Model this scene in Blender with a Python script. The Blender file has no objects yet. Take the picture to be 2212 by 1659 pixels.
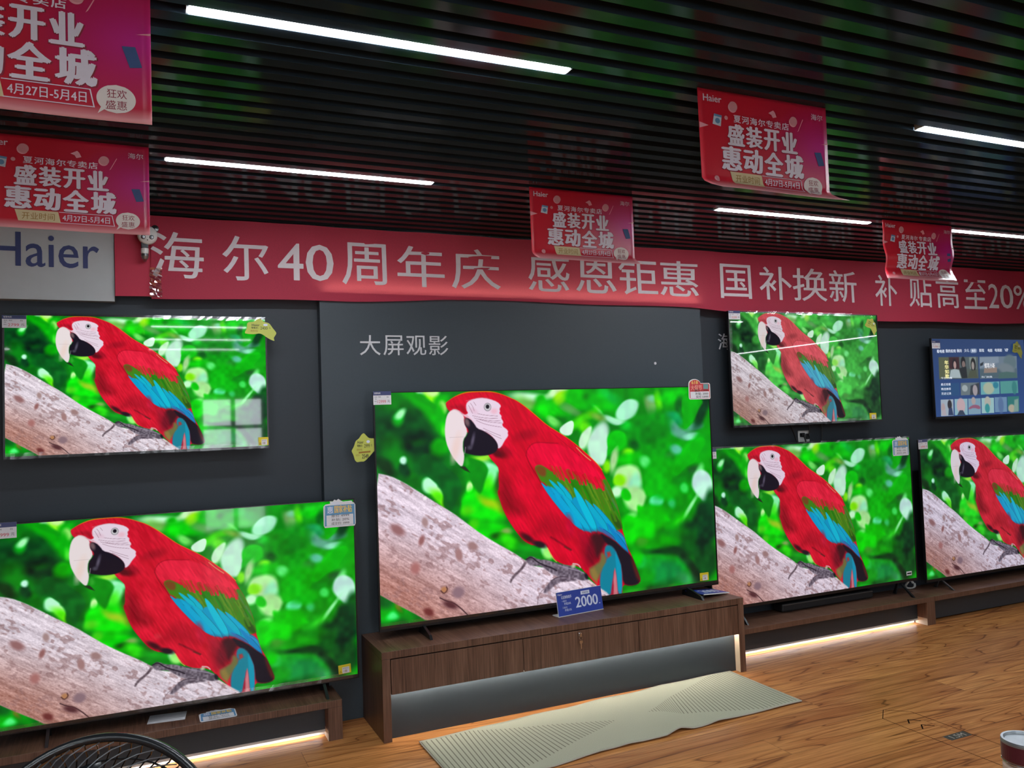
import bpy, bmesh, math, random, ast
import numpy as np
from mathutils import Vector, Matrix
random.seed(4)
sc = bpy.context.scene
COL = sc.collection
PI = math.pi

# ------------------------------------------------------------------ camera, exposure, world, unseen lamps
def make_camera():
    F, yaw, pitch, roll = 1771.5256, 0.425537916, 0.0430116667, -0.0350912241
    f = Vector((math.sin(yaw)*math.cos(pitch), math.cos(yaw)*math.cos(pitch), math.sin(pitch)))
    r = Vector((math.cos(yaw), -math.sin(yaw), 0)); u = r.cross(f)
    c, s = math.cos(roll), math.sin(roll)
    r2 = c*r + s*u; u2 = -s*r + c*u
    cd = bpy.data.cameras.new('camera'); cd.sensor_fit = 'HORIZONTAL'; cd.sensor_width = 36
    cd.lens = F*36/2212; cd.clip_start = .05; cd.clip_end = 100
    co = bpy.data.objects.new('camera', cd); COL.objects.link(co)
    m = Matrix((r2, u2, -f)).transposed().to_4x4(); m.translation = Vector((-0.391106513, -4.57985980, 1.59774566))
    co.matrix_world = m; sc.camera = co
make_camera()
sc.view_settings.view_transform = 'Standard'; sc.view_settings.look = 'None'
sc.view_settings.exposure = 0.0; sc.view_settings.gamma = 1.0; sc.view_settings.use_curve_mapping = False

LAMP = 95.0                      # radiance of the tube lamps
DAY = 14.0                        # daylight outside the shop door
w = bpy.data.worlds.new('world'); sc.world = w; w.use_nodes = True
w.node_tree.nodes['Background'].inputs[0].default_value = (.86, .93, 1, 1)
w.node_tree.nodes['Background'].inputs[1].default_value = DAY
def ceiling_light(x, y, length=1.14, along_y=False):
    l = bpy.data.lights.new('tube_light', 'AREA'); l.shape = 'RECTANGLE'
    l.size, l.size_y = length, .034; l.color = (.90, .95, 1)
    l.energy = LAMP*length*.034*PI
    o = bpy.data.objects.new('tube_light', l); COL.objects.link(o); o.location = (x, y, 2.695)
    if along_y: o.rotation_euler = (0, 0, PI/2)
for yy in (-3.625, -4.925, -6.225, -7.525):   # rows of ceiling lamps behind the camera
    for xx in (-2.45, .29, 3.03, 5.8): ceiling_light(xx, yy)
ceiling_light(10.0, -4.6, 7.0, True)

# ------------------------------------------------------------------ materials
def new_mat(name):
    m = bpy.data.materials.new(name); m.use_nodes = True
    nt = m.node_tree; return m, nt, nt.nodes, nt.links, nt.nodes['Principled BSDF']
def s2l(c): return tuple(((x/255)/12.92 if x/255 <= .04045 else ((x/255+.055)/1.055)**2.4) for x in c)
def mat(name, col, rough=.5, metal=0, var=.06, scale=40, spec=.5, coat=0, emit=None, estr=0, bump=0):
    """plain surface with a slight procedural variation"""
    m, nt, N, L, b = new_mat(name)
    tc = N.new('ShaderNodeTexCoord'); no = N.new('ShaderNodeTexNoise'); no.inputs['Scale'].default_value = scale
    no.inputs['Detail'].default_value = 3; L.new(tc.outputs['Object'], no.inputs['Vector'])
    mx = N.new('ShaderNodeMix'); mx.data_type = 'RGBA'
    mx.inputs['A'].default_value = (*[c*(1-var) for c in col], 1); mx.inputs['B'].default_value = (*[min(1, c*(1+var)) for c in col], 1)
    L.new(no.outputs['Fac'], mx.inputs['Factor']); L.new(mx.outputs['Result'], b.inputs['Base Color'])
    b.inputs['Roughness'].default_value = rough; b.inputs['Metallic'].default_value = metal
    b.inputs['Specular IOR Level'].default_value = spec; b.inputs['Coat Weight'].default_value = coat
    if bump:
        bp = N.new('ShaderNodeBump'); bp.inputs['Strength'].default_value = bump; bp.inputs['Distance'].default_value = .002
        L.new(no.outputs['Fac'], bp.inputs['Height']); L.new(bp.outputs['Normal'], b.inputs['Normal'])
    if emit: b.inputs['Emission Color'].default_value = (*emit, 1); b.inputs['Emission Strength'].default_value = estr
    return m
def math_node(N, L, op, a, b=None, c=None):
    n = N.new('ShaderNodeMath'); n.operation = op
    for i, v in enumerate((a, b, c)):
        if v is None: continue
        if isinstance(v, (int, float)): n.inputs[i].default_value = v
        else: L.new(v, n.inputs[i])
    return n.outputs[0]
def ramp(N, L, fac, stops):
    r = N.new('ShaderNodeValToRGB'); L.new(fac, r.inputs['Fac'])
    e = r.color_ramp.elements
    e[0].position, e[0].color = stops[0][0], (*stops[0][1], 1); e[1].position, e[1].color = stops[-1][0], (*stops[-1][1], 1)
    for p, c in stops[1:-1]:
        k = e.new(p); k.color = (*c, 1)
    return r.outputs['Color']

def walnut(name, axis):
    """dark walnut laminate; fine grain runs along axis ('z' on fronts, 'y' on tops)"""
    m, nt, N, L, b = new_mat(name)
    tc = N.new('ShaderNodeTexCoord'); mp = N.new('ShaderNodeMapping'); L.new(tc.outputs['Object'], mp.inputs['Vector'])
    mp.inputs['Scale'].default_value = (150, 150, 5) if axis == 'z' else (150, 5, 150)
    n1 = N.new('ShaderNodeTexNoise'); n1.inputs['Scale'].default_value = 1; n1.inputs['Detail'].default_value = 4
    L.new(mp.outputs['Vector'], n1.inputs['Vector'])
    mp2 = N.new('ShaderNodeMapping'); L.new(tc.outputs['Object'], mp2.inputs['Vector']); mp2.inputs['Scale'].default_value = (22, 22, 1.2) if axis == 'z' else (22, 1.2, 22)
    n2 = N.new('ShaderNodeTexNoise'); n2.inputs['Scale'].default_value = 1; L.new(mp2.outputs['Vector'], n2.inputs['Vector'])
    s = math_node(N, L, 'ADD', math_node(N, L, 'MULTIPLY', n1.outputs['Fac'], .65), math_node(N, L, 'MULTIPLY', n2.outputs['Fac'], .35))
    c = ramp(N, L, s, [(.32, (.060, .026, .015)), (.5, (.128, .062, .039)), (.68, (.19, .100, .065))])
    L.new(c, b.inputs['Base Color']); b.inputs['Roughness'].default_value = .38
    return m
def floor_wood():
    m, nt, N, L, b = new_mat('wood_floor')
    tc = N.new('ShaderNodeTexCoord'); sp = N.new('ShaderNodeSeparateXYZ'); L.new(tc.outputs['Object'], sp.inputs[0])
    X, Y = sp.outputs[0], sp.outputs[1]
    row = math_node(N, L, 'FLOOR', math_node(N, L, 'DIVIDE', Y, .195))
    off = math_node(N, L, 'FRACT', math_node(N, L, 'MULTIPLY', row, .377))
    xs = math_node(N, L, 'ADD', X, math_node(N, L, 'MULTIPLY', off, 2.3))
    colr = math_node(N, L, 'FLOOR', math_node(N, L, 'DIVIDE', xs, 2.3))
    pid = math_node(N, L, 'ADD', math_node(N, L, 'MULTIPLY', row, 7.31), math_node(N, L, 'MULTIPLY', colr, 3.77))
    cb = N.new('ShaderNodeCombineXYZ')
    L.new(math_node(N, L, 'ADD', math_node(N, L, 'MULTIPLY', X, .45), pid), cb.inputs[0])
    L.new(math_node(N, L, 'MULTIPLY', Y, 4.2), cb.inputs[1]); L.new(pid, cb.inputs[2])
    n1 = N.new('ShaderNodeTexNoise'); n1.inputs['Scale'].default_value = 1.25; n1.inputs['Detail'].default_value = 1.6; n1.inputs['Roughness'].default_value = .35
    n1.inputs['Distortion'].default_value = .5; L.new(cb.outputs[0], n1.inputs['Vector'])
    ring = math_node(N, L, 'FRACT', math_node(N, L, 'MULTIPLY', n1.outputs['Fac'], 10))
    cb2 = N.new('ShaderNodeCombineXYZ'); L.new(math_node(N, L, 'MULTIPLY', X, 5), cb2.inputs[0]); L.new(math_node(N, L, 'MULTIPLY', Y, 130), cb2.inputs[1]); L.new(pid, cb2.inputs[2])
    n2 = N.new('ShaderNodeTexNoise'); n2.inputs['Scale'].default_value = 1; n2.inputs['Detail'].default_value = 3; L.new(cb2.outputs[0], n2.inputs['Vector'])
    base = ramp(N, L, ring, [(0, (.30, .115, .038)), (.035, (.17, .06, .021)), (.09, (.42, .18, .062)), (.5, (.50, .23, .084)), (1, (.37, .145, .048))])
    fine = ramp(N, L, n2.outputs['Fac'], [(.3, (.72, .68, .66)), (.62, (1.12, 1.1, 1.08))])
    mx = N.new('ShaderNodeMix'); mx.data_type = 'RGBA'; mx.blend_type = 'MULTIPLY'; mx.inputs['Factor'].default_value = 1
    L.new(base, mx.inputs['A']); L.new(fine, mx.inputs['B'])
    # plank-to-plank tint and joints
    wn = N.new('ShaderNodeTexWhiteNoise'); wn.noise_dimensions = '1D'; L.new(pid, wn.inputs['W'])
    tint = ramp(N, L, wn.outputs['Value'], [(0, (.86, .78, .74)), (1, (1.1, 1.08, 1.0))])
    mx2 = N.new('ShaderNodeMix'); mx2.data_type = 'RGBA'; mx2.blend_type = 'MULTIPLY'; mx2.inputs['Factor'].default_value = 1
    L.new(mx.outputs['Result'], mx2.inputs['A']); L.new(tint, mx2.inputs['B'])
    fy = math_node(N, L, 'FRACT', math_node(N, L, 'DIVIDE', Y, .195)); fx = math_node(N, L, 'FRACT', math_node(N, L, 'DIVIDE', xs, 2.3))
    j = math_node(N, L, 'MAXIMUM', math_node(N, L, 'LESS_THAN', fy, .012), math_node(N, L, 'LESS_THAN', fx, .0008))
    mx3 = N.new('ShaderNodeMix'); mx3.data_type = 'RGBA'; L.new(j, mx3.inputs['Factor']); L.new(mx2.outputs['Result'], mx3.inputs['A'])
    mx3.inputs['B'].default_value = (.10, .042, .02, 1)
    L.new(mx3.outputs['Result'], b.inputs['Base Color'])
    b.inputs['Roughness'].default_value = .36; b.inputs['Specular IOR Level'].default_value = .05
    bp = N.new('ShaderNodeBump'); bp.inputs['Strength'].default_value = .06; bp.inputs['Distance'].default_value = .001
    L.new(n2.outputs['Fac'], bp.inputs['Height']); L.new(bp.outputs['Normal'], b.inputs['Normal'])
    return m
def glass(name, clear=.9, tint=(1, 1, 1), rough=.03):
    m = bpy.data.materials.new(name); m.use_nodes = True; nt = m.node_tree; N, L = nt.nodes, nt.links; N.clear()
    out = N.new('ShaderNodeOutputMaterial'); t = N.new('ShaderNodeBsdfTransparent'); t.inputs[0].default_value = (*tint, 1)
    g = N.new('ShaderNodeBsdfGlossy'); g.inputs['Roughness'].default_value = rough
    mix = N.new('ShaderNodeMixShader'); fr = N.new('ShaderNodeLayerWeight'); fr.inputs[0].default_value = .12
    k = math_node(N, L, 'ADD', math_node(N, L, 'MULTIPLY', fr.outputs['Fresnel'], .8), 1-clear); L.new(k, mix.inputs[0])
    L.new(t.outputs[0], mix.inputs[1]); L.new(g.outputs[0], mix.inputs[2]); L.new(mix.outputs[0], out.inputs[0]); return m
def screen_mat(name, sat, val, tint, rough, spec):
    """lit display: shows the picture stored on the mesh, under a glossy panel"""
    m, nt, N, L, b = new_mat(name)
    at = N.new('ShaderNodeAttribute'); at.attribute_name = 'picture'
    hs = N.new('ShaderNodeHueSaturation'); hs.inputs['Saturation'].default_value = sat; hs.inputs['Value'].default_value = val
    L.new(at.outputs['Color'], hs.inputs['Color'])
    mx = N.new('ShaderNodeMix'); mx.data_type = 'RGBA'; mx.blend_type = 'MULTIPLY'; mx.inputs['Factor'].default_value = 1; mx.inputs['B'].default_value = (*tint, 1)
    L.new(hs.outputs['Color'], mx.inputs['A']); L.new(mx.outputs['Result'], b.inputs['Emission Color'])
    b.inputs['Emission Strength'].default_value = 1; b.inputs['Base Color'].default_value = (.006, .006, .007, 1)
    b.inputs['Roughness'].default_value = rough; b.inputs['Specular IOR Level'].default_value = spec
    m.cycles.emission_sampling = 'NONE'; return m
def emis(name, col, s):
    m, nt, N, L, b = new_mat(name); b.inputs['Base Color'].default_value = (.8, .8, .8, 1)
    b.inputs['Emission Color'].default_value = (*col, 1); b.inputs['Emission Strength'].default_value = s; return m

M = dict(
 slat=mat('black_gloss_metal', (.019, .031, .041), .11, 0, .1, 6, .075),
 plenum=mat('black_plenum', (.006, .010, .014), .9), wall=mat('charcoal_paint', (.026, .034, .043), .55, 0, .08, 90, .4, bump=.05),
 panel=mat('charcoal_board', (.044, .058, .070), .5, 0, .08, 110, .4, bump=.05), white_wall=mat('grey_paint', (.16, .165, .17), .7),
 floor=floor_wood(), wal_f=walnut('walnut_front', 'z'), wal_t=walnut('walnut_top', 'y'),
 grey=mat('grey_panel', (.029, .037, .045), .42, 0, .06, 60), dark=mat('gap_shade', (.006, .005, .005), .8), lightwood=mat('pale_inner_board', (.55, .44, .32), .5),
 plinth=mat('pale_plinth', (.5, .5, .48), .6), lampw=emis('tube_diffuser', (.90, .95, 1), LAMP), lamph=mat('lamp_housing', (.5, .52, .55), .4, .3),
 led=emis('led_dots', (.95, .96, 1), 60), ledw=emis('led_dots_cool', (1, .93, .80), 190), ledtape=mat('led_tape', (.8, .8, .78), .5), ledw2=emis('led_dots_banner', (1, .92, .82), 15),
 bez=mat('black_bezel', (.008, .008, .009), .3), back=mat('black_plastic', (.010, .010, .011), .5), feet=mat('dark_metal_foot', (.02, .022, .025), .3, .5), feetg=mat('grey_metal_foot', (.12, .13, .14), .3, .8),
 chrome=mat('chrome', (.6, .6, .62), .2, 1), steel=mat('grey_steel', (.28, .29, .3), .35, .9), film=glass('clear_film', .9, (1, 1, 1), .16), glass=glass('window_glass', .94),
 red=mat('red_fabric', (.50, .026, .066), .7, 0, .08, 300), letter=mat('pinkish_white_print', (.66, .60, .63), .7),
 logo=mat('light_grey_board', (.46, .49, .50), .55, 0, .05, 15), navy=mat('navy_print', (.035, .05, .17), .5), wtxt=mat('silver_letter', (.62, .63, .66), .45),
 white=mat('white_card', (.72, .71, .74), .5), ink=mat('black_ink', (.015, .015, .018), .6), redink=mat('red_ink', (.62, .10, .12), .6), blueh=mat('navy_header', (.045, .055, .16), .5),
 yel=mat('yellow_sticker', (.50, .54, .09), .5, 0, .06, 30), yelin=mat('yellow_energy_label', (.75, .60, .02), .5), brink=mat('brown_ink', (.30, .16, .02), .6),
 sky=mat('blue_card', (.12, .30, .52), .5), gold=mat('gold_print', (.80, .55, .14), .5), redc=mat('red_card', (.55, .05, .06), .5), salmon=mat('salmon_print', (.78, .32, .26), .5), teal=mat('teal_print', (.14, .30, .30), .5),
 blue=mat('royal_blue_board', (.025, .055, .33), .4), pale=mat('pale_acrylic', (.75, .76, .74), .3), bluet=mat('blue_white_print', (.66, .70, .85), .5),
 black=mat('black_gloss_plastic', (.012, .014, .016), .22, 0, .1, 20, .6), sbar=mat('black_mesh', (.010, .010, .011), .55, 0, .3, 900), cable=mat('grey_cable', (.42, .42, .40), .5), bcable=mat('black_cable', (.01, .01, .01), .5),
 wire=mat('grey_wire', (.10, .11, .12), .3, .6), cream=mat('cream_label', (.62, .52, .30), .6), pink=mat('poster_pink', (.78, .36, .40), .5), coin=mat('poster_coin', (.66, .30, .32), .5), washer=mat('poster_white_blue', (.55, .62, .68), .5), washd=mat('poster_door_blue', (.13, .28, .46), .5), fridge=mat('poster_fridge_blue', (.035, .08, .22), .5),
 lilac=mat('poster_lettering', (.70, .66, .74), .55), shade=mat('poster_maroon', (.26, .012, .035), .55), bubble=mat('speech_bubble', (.72, .66, .62), .55),
 pandaw=mat('white_plastic', (.72, .72, .70), .35), lidtop=mat('silver_foil', (.30, .33, .35), .38, .8, .15, 60), maroon=mat('maroon_band', (.075, .010, .018), .35), table=mat('white_table', (.6, .6, .6), .5),
 bottle=mat('cloudy_plastic', (.52, .40, .32), .25, 0, .08, 14, .5), line=mat('black_line', (.012, .008, .006), .9, spec=.05), tag=mat('floor_tag', (.035, .030, .028), .5), tagt=mat('floor_tag_text', (.30, .27, .24), .5),
)
def rug_mat():
    m, nt, N, L, b = new_mat('rug_weave')
    tc = N.new('ShaderNodeTexCoord'); sp = N.new('ShaderNodeSeparateXYZ'); L.new(tc.outputs['UV'], sp.inputs[0]); U, V = sp.outputs[0], sp.outputs[1]   # metres along and across the rug
    dv = math_node(N, L, 'ABSOLUTE', math_node(N, L, 'SUBTRACT', V, .30))
    lm = math_node(N, L, 'LESS_THAN', dv, math_node(N, L, 'MULTIPLY', math_node(N, L, 'SUBTRACT', .90, U), .42))
    rm = math_node(N, L, 'LESS_THAN', dv, math_node(N, L, 'MULTIPLY', math_node(N, L, 'SUBTRACT', U, 1.13), .42))
    inn = math_node(N, L, 'LESS_THAN', dv, .285)
    area = math_node(N, L, 'MULTIPLY', math_node(N, L, 'MAXIMUM', lm, rm), inn)
    st = math_node(N, L, 'LESS_THAN', math_node(N, L, 'FRACT', math_node(N, L, 'DIVIDE', U, .0215)), .22)
    k = math_node(N, L, 'MULTIPLY', area, st)
    no = N.new('ShaderNodeTexNoise'); no.inputs['Scale'].default_value = 260; L.new(tc.outputs['UV'], no.inputs['Vector'])
    c = ramp(N, L, no.outputs['Fac'], [(.3, (.36, .36, .27)), (.7, (.43, .43, .33))])
    mx = N.new('ShaderNodeMix'); mx.data_type = 'RGBA'; L.new(k, mx.inputs['Factor']); L.new(c, mx.inputs['A']); mx.inputs['B'].default_value = (.16, .15, .11, 1)
    L.new(mx.outputs['Result'], b.inputs['Base Color']); b.inputs['Roughness'].default_value = .9
    bp = N.new('ShaderNodeBump'); bp.inputs['Strength'].default_value = .3; bp.inputs['Distance'].default_value = .001; L.new(no.outputs['Fac'], bp.inputs['Height']); L.new(bp.outputs['Normal'], b.inputs['Normal'])
    return m
M['rug'] = rug_mat()
def poster_mat():
    m, nt, N, L, b = new_mat('poster_paper')
    tc = N.new('ShaderNodeTexCoord'); sp = N.new('ShaderNodeSeparateXYZ'); L.new(tc.outputs['UV'], sp.inputs[0]); U, V = sp.outputs[0], sp.outputs[1]
    # printed ground: red, turning magenta towards the middle of the right side, a pale strip along the foot
    d = math_node(N, L, 'SQRT', math_node(N, L, 'ADD', math_node(N, L, 'POWER', math_node(N, L, 'MULTIPLY', math_node(N, L, 'SUBTRACT', U, .95), 1.5), 2), math_node(N, L, 'POWER', math_node(N, L, 'MULTIPLY', math_node(N, L, 'SUBTRACT', V, .55), 1.3), 2)))
    c = ramp(N, L, d, [(0, (.55, .024, .26)), (.28, (.50, .018, .13)), (.62, (.50, .016, .042)), (1, (.56, .018, .035))])
    foot = ramp(N, L, V, [(0, (1, 1, 1)), (.02, (.8, .8, .8)), (.10, (0, 0, 0))])
    mx = N.new('ShaderNodeMix'); mx.data_type = 'RGBA'; L.new(foot, mx.inputs['Factor']); L.new(c, mx.inputs['A']); mx.inputs['B'].default_value = (.72, .34, .36, 1)
    L.new(mx.outputs['Result'], b.inputs['Base Color']); b.inputs['Roughness'].default_value = .28; return m
M['poster'] = poster_mat()
def banner_mat():
    m = bpy.data.materials.new('banner_cloth'); m.use_nodes = True; nt = m.node_tree; N, L = nt.nodes, nt.links; b = N['Principled BSDF']; out = N['Material Output']
    tc = N.new('ShaderNodeTexCoord'); no = N.new('ShaderNodeTexNoise'); no.inputs['Scale'].default_value = 200; L.new(tc.outputs['Object'], no.inputs['Vector'])
    c = ramp(N, L, no.outputs['Fac'], [(.3, (.46, .026, .066)), (.7, (.55, .034, .080))]); L.new(c, b.inputs['Base Color']); b.inputs['Roughness'].default_value = .7
    t = N.new('ShaderNodeBsdfTranslucent'); t.inputs[0].default_value = (.75, .16, .17, 1); mix = N.new('ShaderNodeMixShader'); mix.inputs[0].default_value = .25
    L.new(b.outputs[0], mix.inputs[1]); L.new(t.outputs[0], mix.inputs[2]); L.new(mix.outputs[0], out.inputs[0]); return m
M['banner'] = banner_mat()

# ------------------------------------------------------------------ geometry helpers
class MB:
    def __init__(s): s.v, s.f, s.mi, s.cur = [], [], [], 0
    def slot(s, i): s.cur = i; return s
    def add(s, vs, fs):
        o = len(s.v); s.v += [tuple(p) for p in vs]; s.f += [tuple(i+o for i in q) for q in fs]; s.mi += [s.cur]*len(fs); return s
    def box(s, x0, x1, y0, y1, z0, z1, rot=None, ctr=None, bev=0):
        bm = bmesh.new(); bmesh.ops.create_cube(bm, size=1)
        for q in bm.verts: q.co = Vector(((x0+x1)/2+q.co.x*(x1-x0), (y0+y1)/2+q.co.y*(y1-y0), (z0+z1)/2+q.co.z*(z1-z0)))
        if bev: bmesh.ops.bevel(bm, geom=bm.edges[:], offset=bev, segments=2, affect='EDGES', profile=.5)
        if rot is not None: bmesh.ops.transform(bm, matrix=rot, verts=bm.verts)
        bm.verts.index_update(); s.add([q.co for q in bm.verts], [[q.index for q in f.verts] for f in bm.faces]); bm.free(); return s
    def tube(s, pts, r, n=8, closed=False):
        pts = [Vector(p) for p in pts]; k = len(pts); vs = []; up = None
        for i, p in enumerate(pts):
            a = pts[(i-1) % k] if closed or i > 0 else p; b = pts[(i+1) % k] if closed or i < k-1 else p
            t = (b-a).normalized()
            if up is None: up = Vector((0, 0, 1)) if abs(t.z) < .9 else Vector((1, 0, 0))
            x = t.cross(up).normalized(); y = x.cross(t).normalized(); up = y
            rr = r[i] if isinstance(r, (list, tuple)) else r
            vs += [p+x*rr*math.cos(2*PI*j/n)+y*rr*math.sin(2*PI*j/n) for j in range(n)]
        fs = []
        for i in range(k if closed else k-1):
            i2 = (i+1) % k
            for j in range(n): fs.append((i*n+j, i*n+(j+1) % n, i2*n+(j+1) % n, i2*n+j))
        if not closed: fs.append(tuple(range(n))[::-1]); fs.append(tuple(range((k-1)*n, k*n)))
        return s.add(vs, fs)
    def lathe(s, prof, c=(0, 0, 0), n=32, axis='z'):
        vs = []; k = len(prof)
        for r, z in prof:
            for j in range(n):
                a = 2*PI*j/n; x, y = r*math.cos(a), r*math.sin(a)
                p = (x, y, z) if axis == 'z' else ((x, z, y) if axis == 'y' else (z, x, y))
                vs.append((p[0]+c[0], p[1]+c[1], p[2]+c[2]))
        fs = [(i*n+j, i*n+(j+1) % n, (i+1)*n+(j+1) % n, (i+1)*n+j) for i in range(k-1) for j in range(n)]
        fs.append(tuple(range(n))[::-1]); fs.append(tuple(range((k-1)*n, k*n)))
        return s.add(vs, fs)
    def prism(s, poly, y0, y1):
        """polygon in x,z extruded from y0 (front) to y1"""
        n = len(poly); vs = [(x, y0, z) for x, z in poly]+[(x, y1, z) for x, z in poly]
        fs = [tuple(range(n)), tuple(range(n, 2*n))[::-1]]+[(i, n+i, n+(i+1) % n, (i+1) % n) for i in range(n)]
        return s.add(vs, fs)
    def build(s, name, mats, parent=None, loc=None, smooth=False):
        me = bpy.data.meshes.new(name); me.from_pydata(s.v, [], s.f); mats = mats if isinstance(mats, (list, tuple)) else [mats]
        for m in mats: me.materials.append(M[m] if isinstance(m, str) else m)
        me.polygons.foreach_set('material_index', s.mi)
        bm = bmesh.new(); bm.from_mesh(me); bmesh.ops.recalc_face_normals(bm, faces=bm.faces); bm.to_mesh(me); bm.free()
        if smooth: me.polygons.foreach_set('use_smooth', [True]*len(me.polygons))
        o = bpy.data.objects.new(name, me); COL.objects.link(o)
        if parent: o.parent = parent
        if loc: o.location = loc
        return o
def tag(o, label, cat, group=None):
    o['label'] = label; o['category'] = cat
    if group: o['group'] = group
    return o
def thing(name, loc, label, cat, group=None, rz=0):
    o = bpy.data.objects.new(name, None); COL.objects.link(o); o.location = loc; o.rotation_euler = (0, 0, rz); o.empty_display_size = .1
    return tag(o, label, cat, group)
def struct(o): o['kind'] = 'structure'; return o
_tc = {}
def glyphs(s):
    """outline text as a flat mesh, its box scaled to 0..1; also returns the em size in that box"""
    if s in _tc: return _tc[s]
    cu = bpy.data.curves.new('t', 'FONT'); cu.body = s; cu.resolution_u = 3
    o = bpy.data.objects.new('t', cu); COL.objects.link(o)
    dg = bpy.context.evaluated_depsgraph_get(); me = o.evaluated_get(dg).to_mesh()
    v = np.array([q.co[:2] for q in me.vertices]); f = [tuple(p.vertices) for p in me.polygons]
    lo, hi = v.min(0), v.max(0); sz = np.maximum(hi-lo, 1e-6); v = (v-lo)/sz
    o.evaluated_get(dg).to_mesh_clear(); bpy.data.objects.remove(o); bpy.data.curves.remove(cu)
    _tc[s] = (v, f, sz); return _tc[s]
def put_text(mb, s, fn, u0, u1, v0, v1, bold=0, by=.5):
    """bold: stroke thickening in ems, made by laying shifted outlines over each other"""
    v, f, sz = glyphs(s); k = 0
    sh = [(0, 0)] if not bold else [(0, 0), (-bold, 0), (bold, 0), (0, -bold*by), (0, bold*by)]
    mx, my = (bold/sz[0], bold*by/sz[1]) if bold else (0, 0)
    for dx, dy in sh:
        vs = []
        for x, y in v:
            x = mx+(x*(1-2*mx))+dx/sz[0]; y = my+y*(1-2*my)+dy/sz[1]
            p = fn(u0+x*(u1-u0), v0+y*(v1-v0)); vs.append((p[0], p[1]-k*3e-5, p[2]+k*1e-5))
        mb.add(vs, f); k += 1
def disc(mb, fn, cu, cv, ru, rv, n=24):
    mb.add([fn(cu+ru*math.cos(2*PI*i/n), cv+rv*math.sin(2*PI*i/n)) for i in range(n)], [tuple(range(n))])
def quad(mb, fn, pts): mb.add([fn(*p) for p in pts], [tuple(range(len(pts)))])
def rows(mb, fn, left, right, v0, v1, n=10):
    """printed patch laid along a curved sheet in narrow rows"""
    vs = []
    for i in range(n+1): v = v0+(v1-v0)*i/n; vs += [fn(left(v), v), fn((left(v)+right(v))/2, v), fn(right(v), v)]
    mb.add(vs, [(3*i+j, 3*i+j+1, 3*i+j+4, 3*i+j+3) for i in range(n) for j in (0, 1)])

# ------------------------------------------------------------------ the room
struct(MB().box(-5, 11, -9.2, .2, -.1, 0).build('floor', 'floor'))
struct(MB().box(-5, 11, 0, .15, 0, 3.1).build('wall_back', 'wall'))
struct(MB().box(-5.15, -5, -9.2, .15, 0, 3.1).build('wall_left', 'white_wall'))
struct(MB().box(11, 11.15, -9.2, .15, 0, 3.1).build('wall_right', 'white_wall'))
b = MB()   # shop front behind the camera, with a glazed door opening and an unseen window added for light
for x0, x1, z0, z1 in ((-5, -4, 0, 3.1), (-4, -3.0, 0, .6), (-4, -3.0, 2.3, 3.1), (-3.0, .42, 0, 3.1), (.42, 1.40, 2.12, 3.1), (1.40, 11, 0, 3.1)):
    b.box(x0, x1, -9.2, -9.05, z0, z1)
struct(b.build('wall_front', 'white_wall'))
dr = struct(MB().box(.42, .48, -9.16, -9.1, 0, 2.12).box(1.34, 1.40, -9.16, -9.1, 0, 2.12).box(.48, 1.34, -9.16, -9.1, 2.06, 2.12).box(.48, 1.34, -9.16, -9.1, 0, .08).box(.88, .95, -9.16, -9.1, .08, 2.06).box(.48, 1.34, -9.16, -9.1, 1.60, 1.66).build('door_1', 'steel'))
MB().box(.48, 1.34, -9.135, -9.125, .08, 2.06).build('pane', 'glass', dr)
MB().tube([(.54, -9.07, .8), (.54, -9.07, 1.3)], .014).build('handle', 'chrome', dr)
wn = struct(MB().box(-4, -3.94, -9.16, -9.1, .6, 2.3).box(-3.06, -3.0, -9.16, -9.1, .6, 2.3).box(-3.94, -3.06, -9.16, -9.1, 2.24, 2.3).box(-3.94, -3.06, -9.16, -9.1, .6, .66).build('added_window_1', 'steel'))  # added window, out of view, lets in extra daylight
MB().box(-3.94, -3.06, -9.135, -9.125, .66, 2.24).build('pane', 'glass', wn)
# ceiling: black void behind glossy metal slats, 100 mm apart
ce = struct(MB().box(-5, 11, -9.2, 0, 3.1, 3.2).build('ceiling', 'plenum'))
sl = MB().box(-5, 11, 0, .05, 2.70, 2.79).build('slat', 'slat', ce, (0, -9.0, 0))
for k in range(1, 90):
    o = sl.copy(); COL.objects.link(o); o.parent = ce; o.location = (0, -9.0+.1*k, 0)
struct(MB().box(-5, 11, -.045, 0, 2.66, 2.70).build('trim_1', 'plenum'))
# raised board behind the biggest television; a light tape on its upper edge shines up behind the banner
pn = struct(MB().box(.51, 3.07, -.07, 0, 0, 2.335).build('trim_2', 'panel'))
MB().box(.53, 3.05, -.055, -.035, 2.336, 2.341).build('led_tape', 'ledw2', pn)

# ------------------------------------------------------------------ ceiling lamps
def lamp(x0, x1, y, label):
    t = thing('linear_lamp', ((x0+x1)/2, y, 2.70), label, 'ceiling lamp', 'linear lamps set between the ceiling slats'); h = (x1-x0)/2
    MB().box(-h, h, -.024, .024, .012, .06).build('housing', 'lamph', t); MB().box(-h+.003, h-.003, -.017, .017, -.003, .0115, bev=.003).build('diffuser', 'lampw', t)
    for s in (-1, 1): MB().box(s*h-.003, s*h+.003, -.022, .022, .0, .06).build('end_cap', 'lamph', t)
lamp(-.266, .866, -2.325, 'largest and nearest linear ceiling lamp, at the top left')
lamp(-.288, .852, -1.025, 'linear ceiling lamp just above the left end of the red banner')
lamp(2.455, 3.60, -2.325, 'linear ceiling lamp cut off by the right edge, beside the big right poster')
lamp(2.478, 3.612, -1.025, 'linear ceiling lamp between the middle poster and the creased poster')
lamp(4.31, 5.45, -1.025, 'linear ceiling lamp to the right of the creased poster, low at the right edge')

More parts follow.
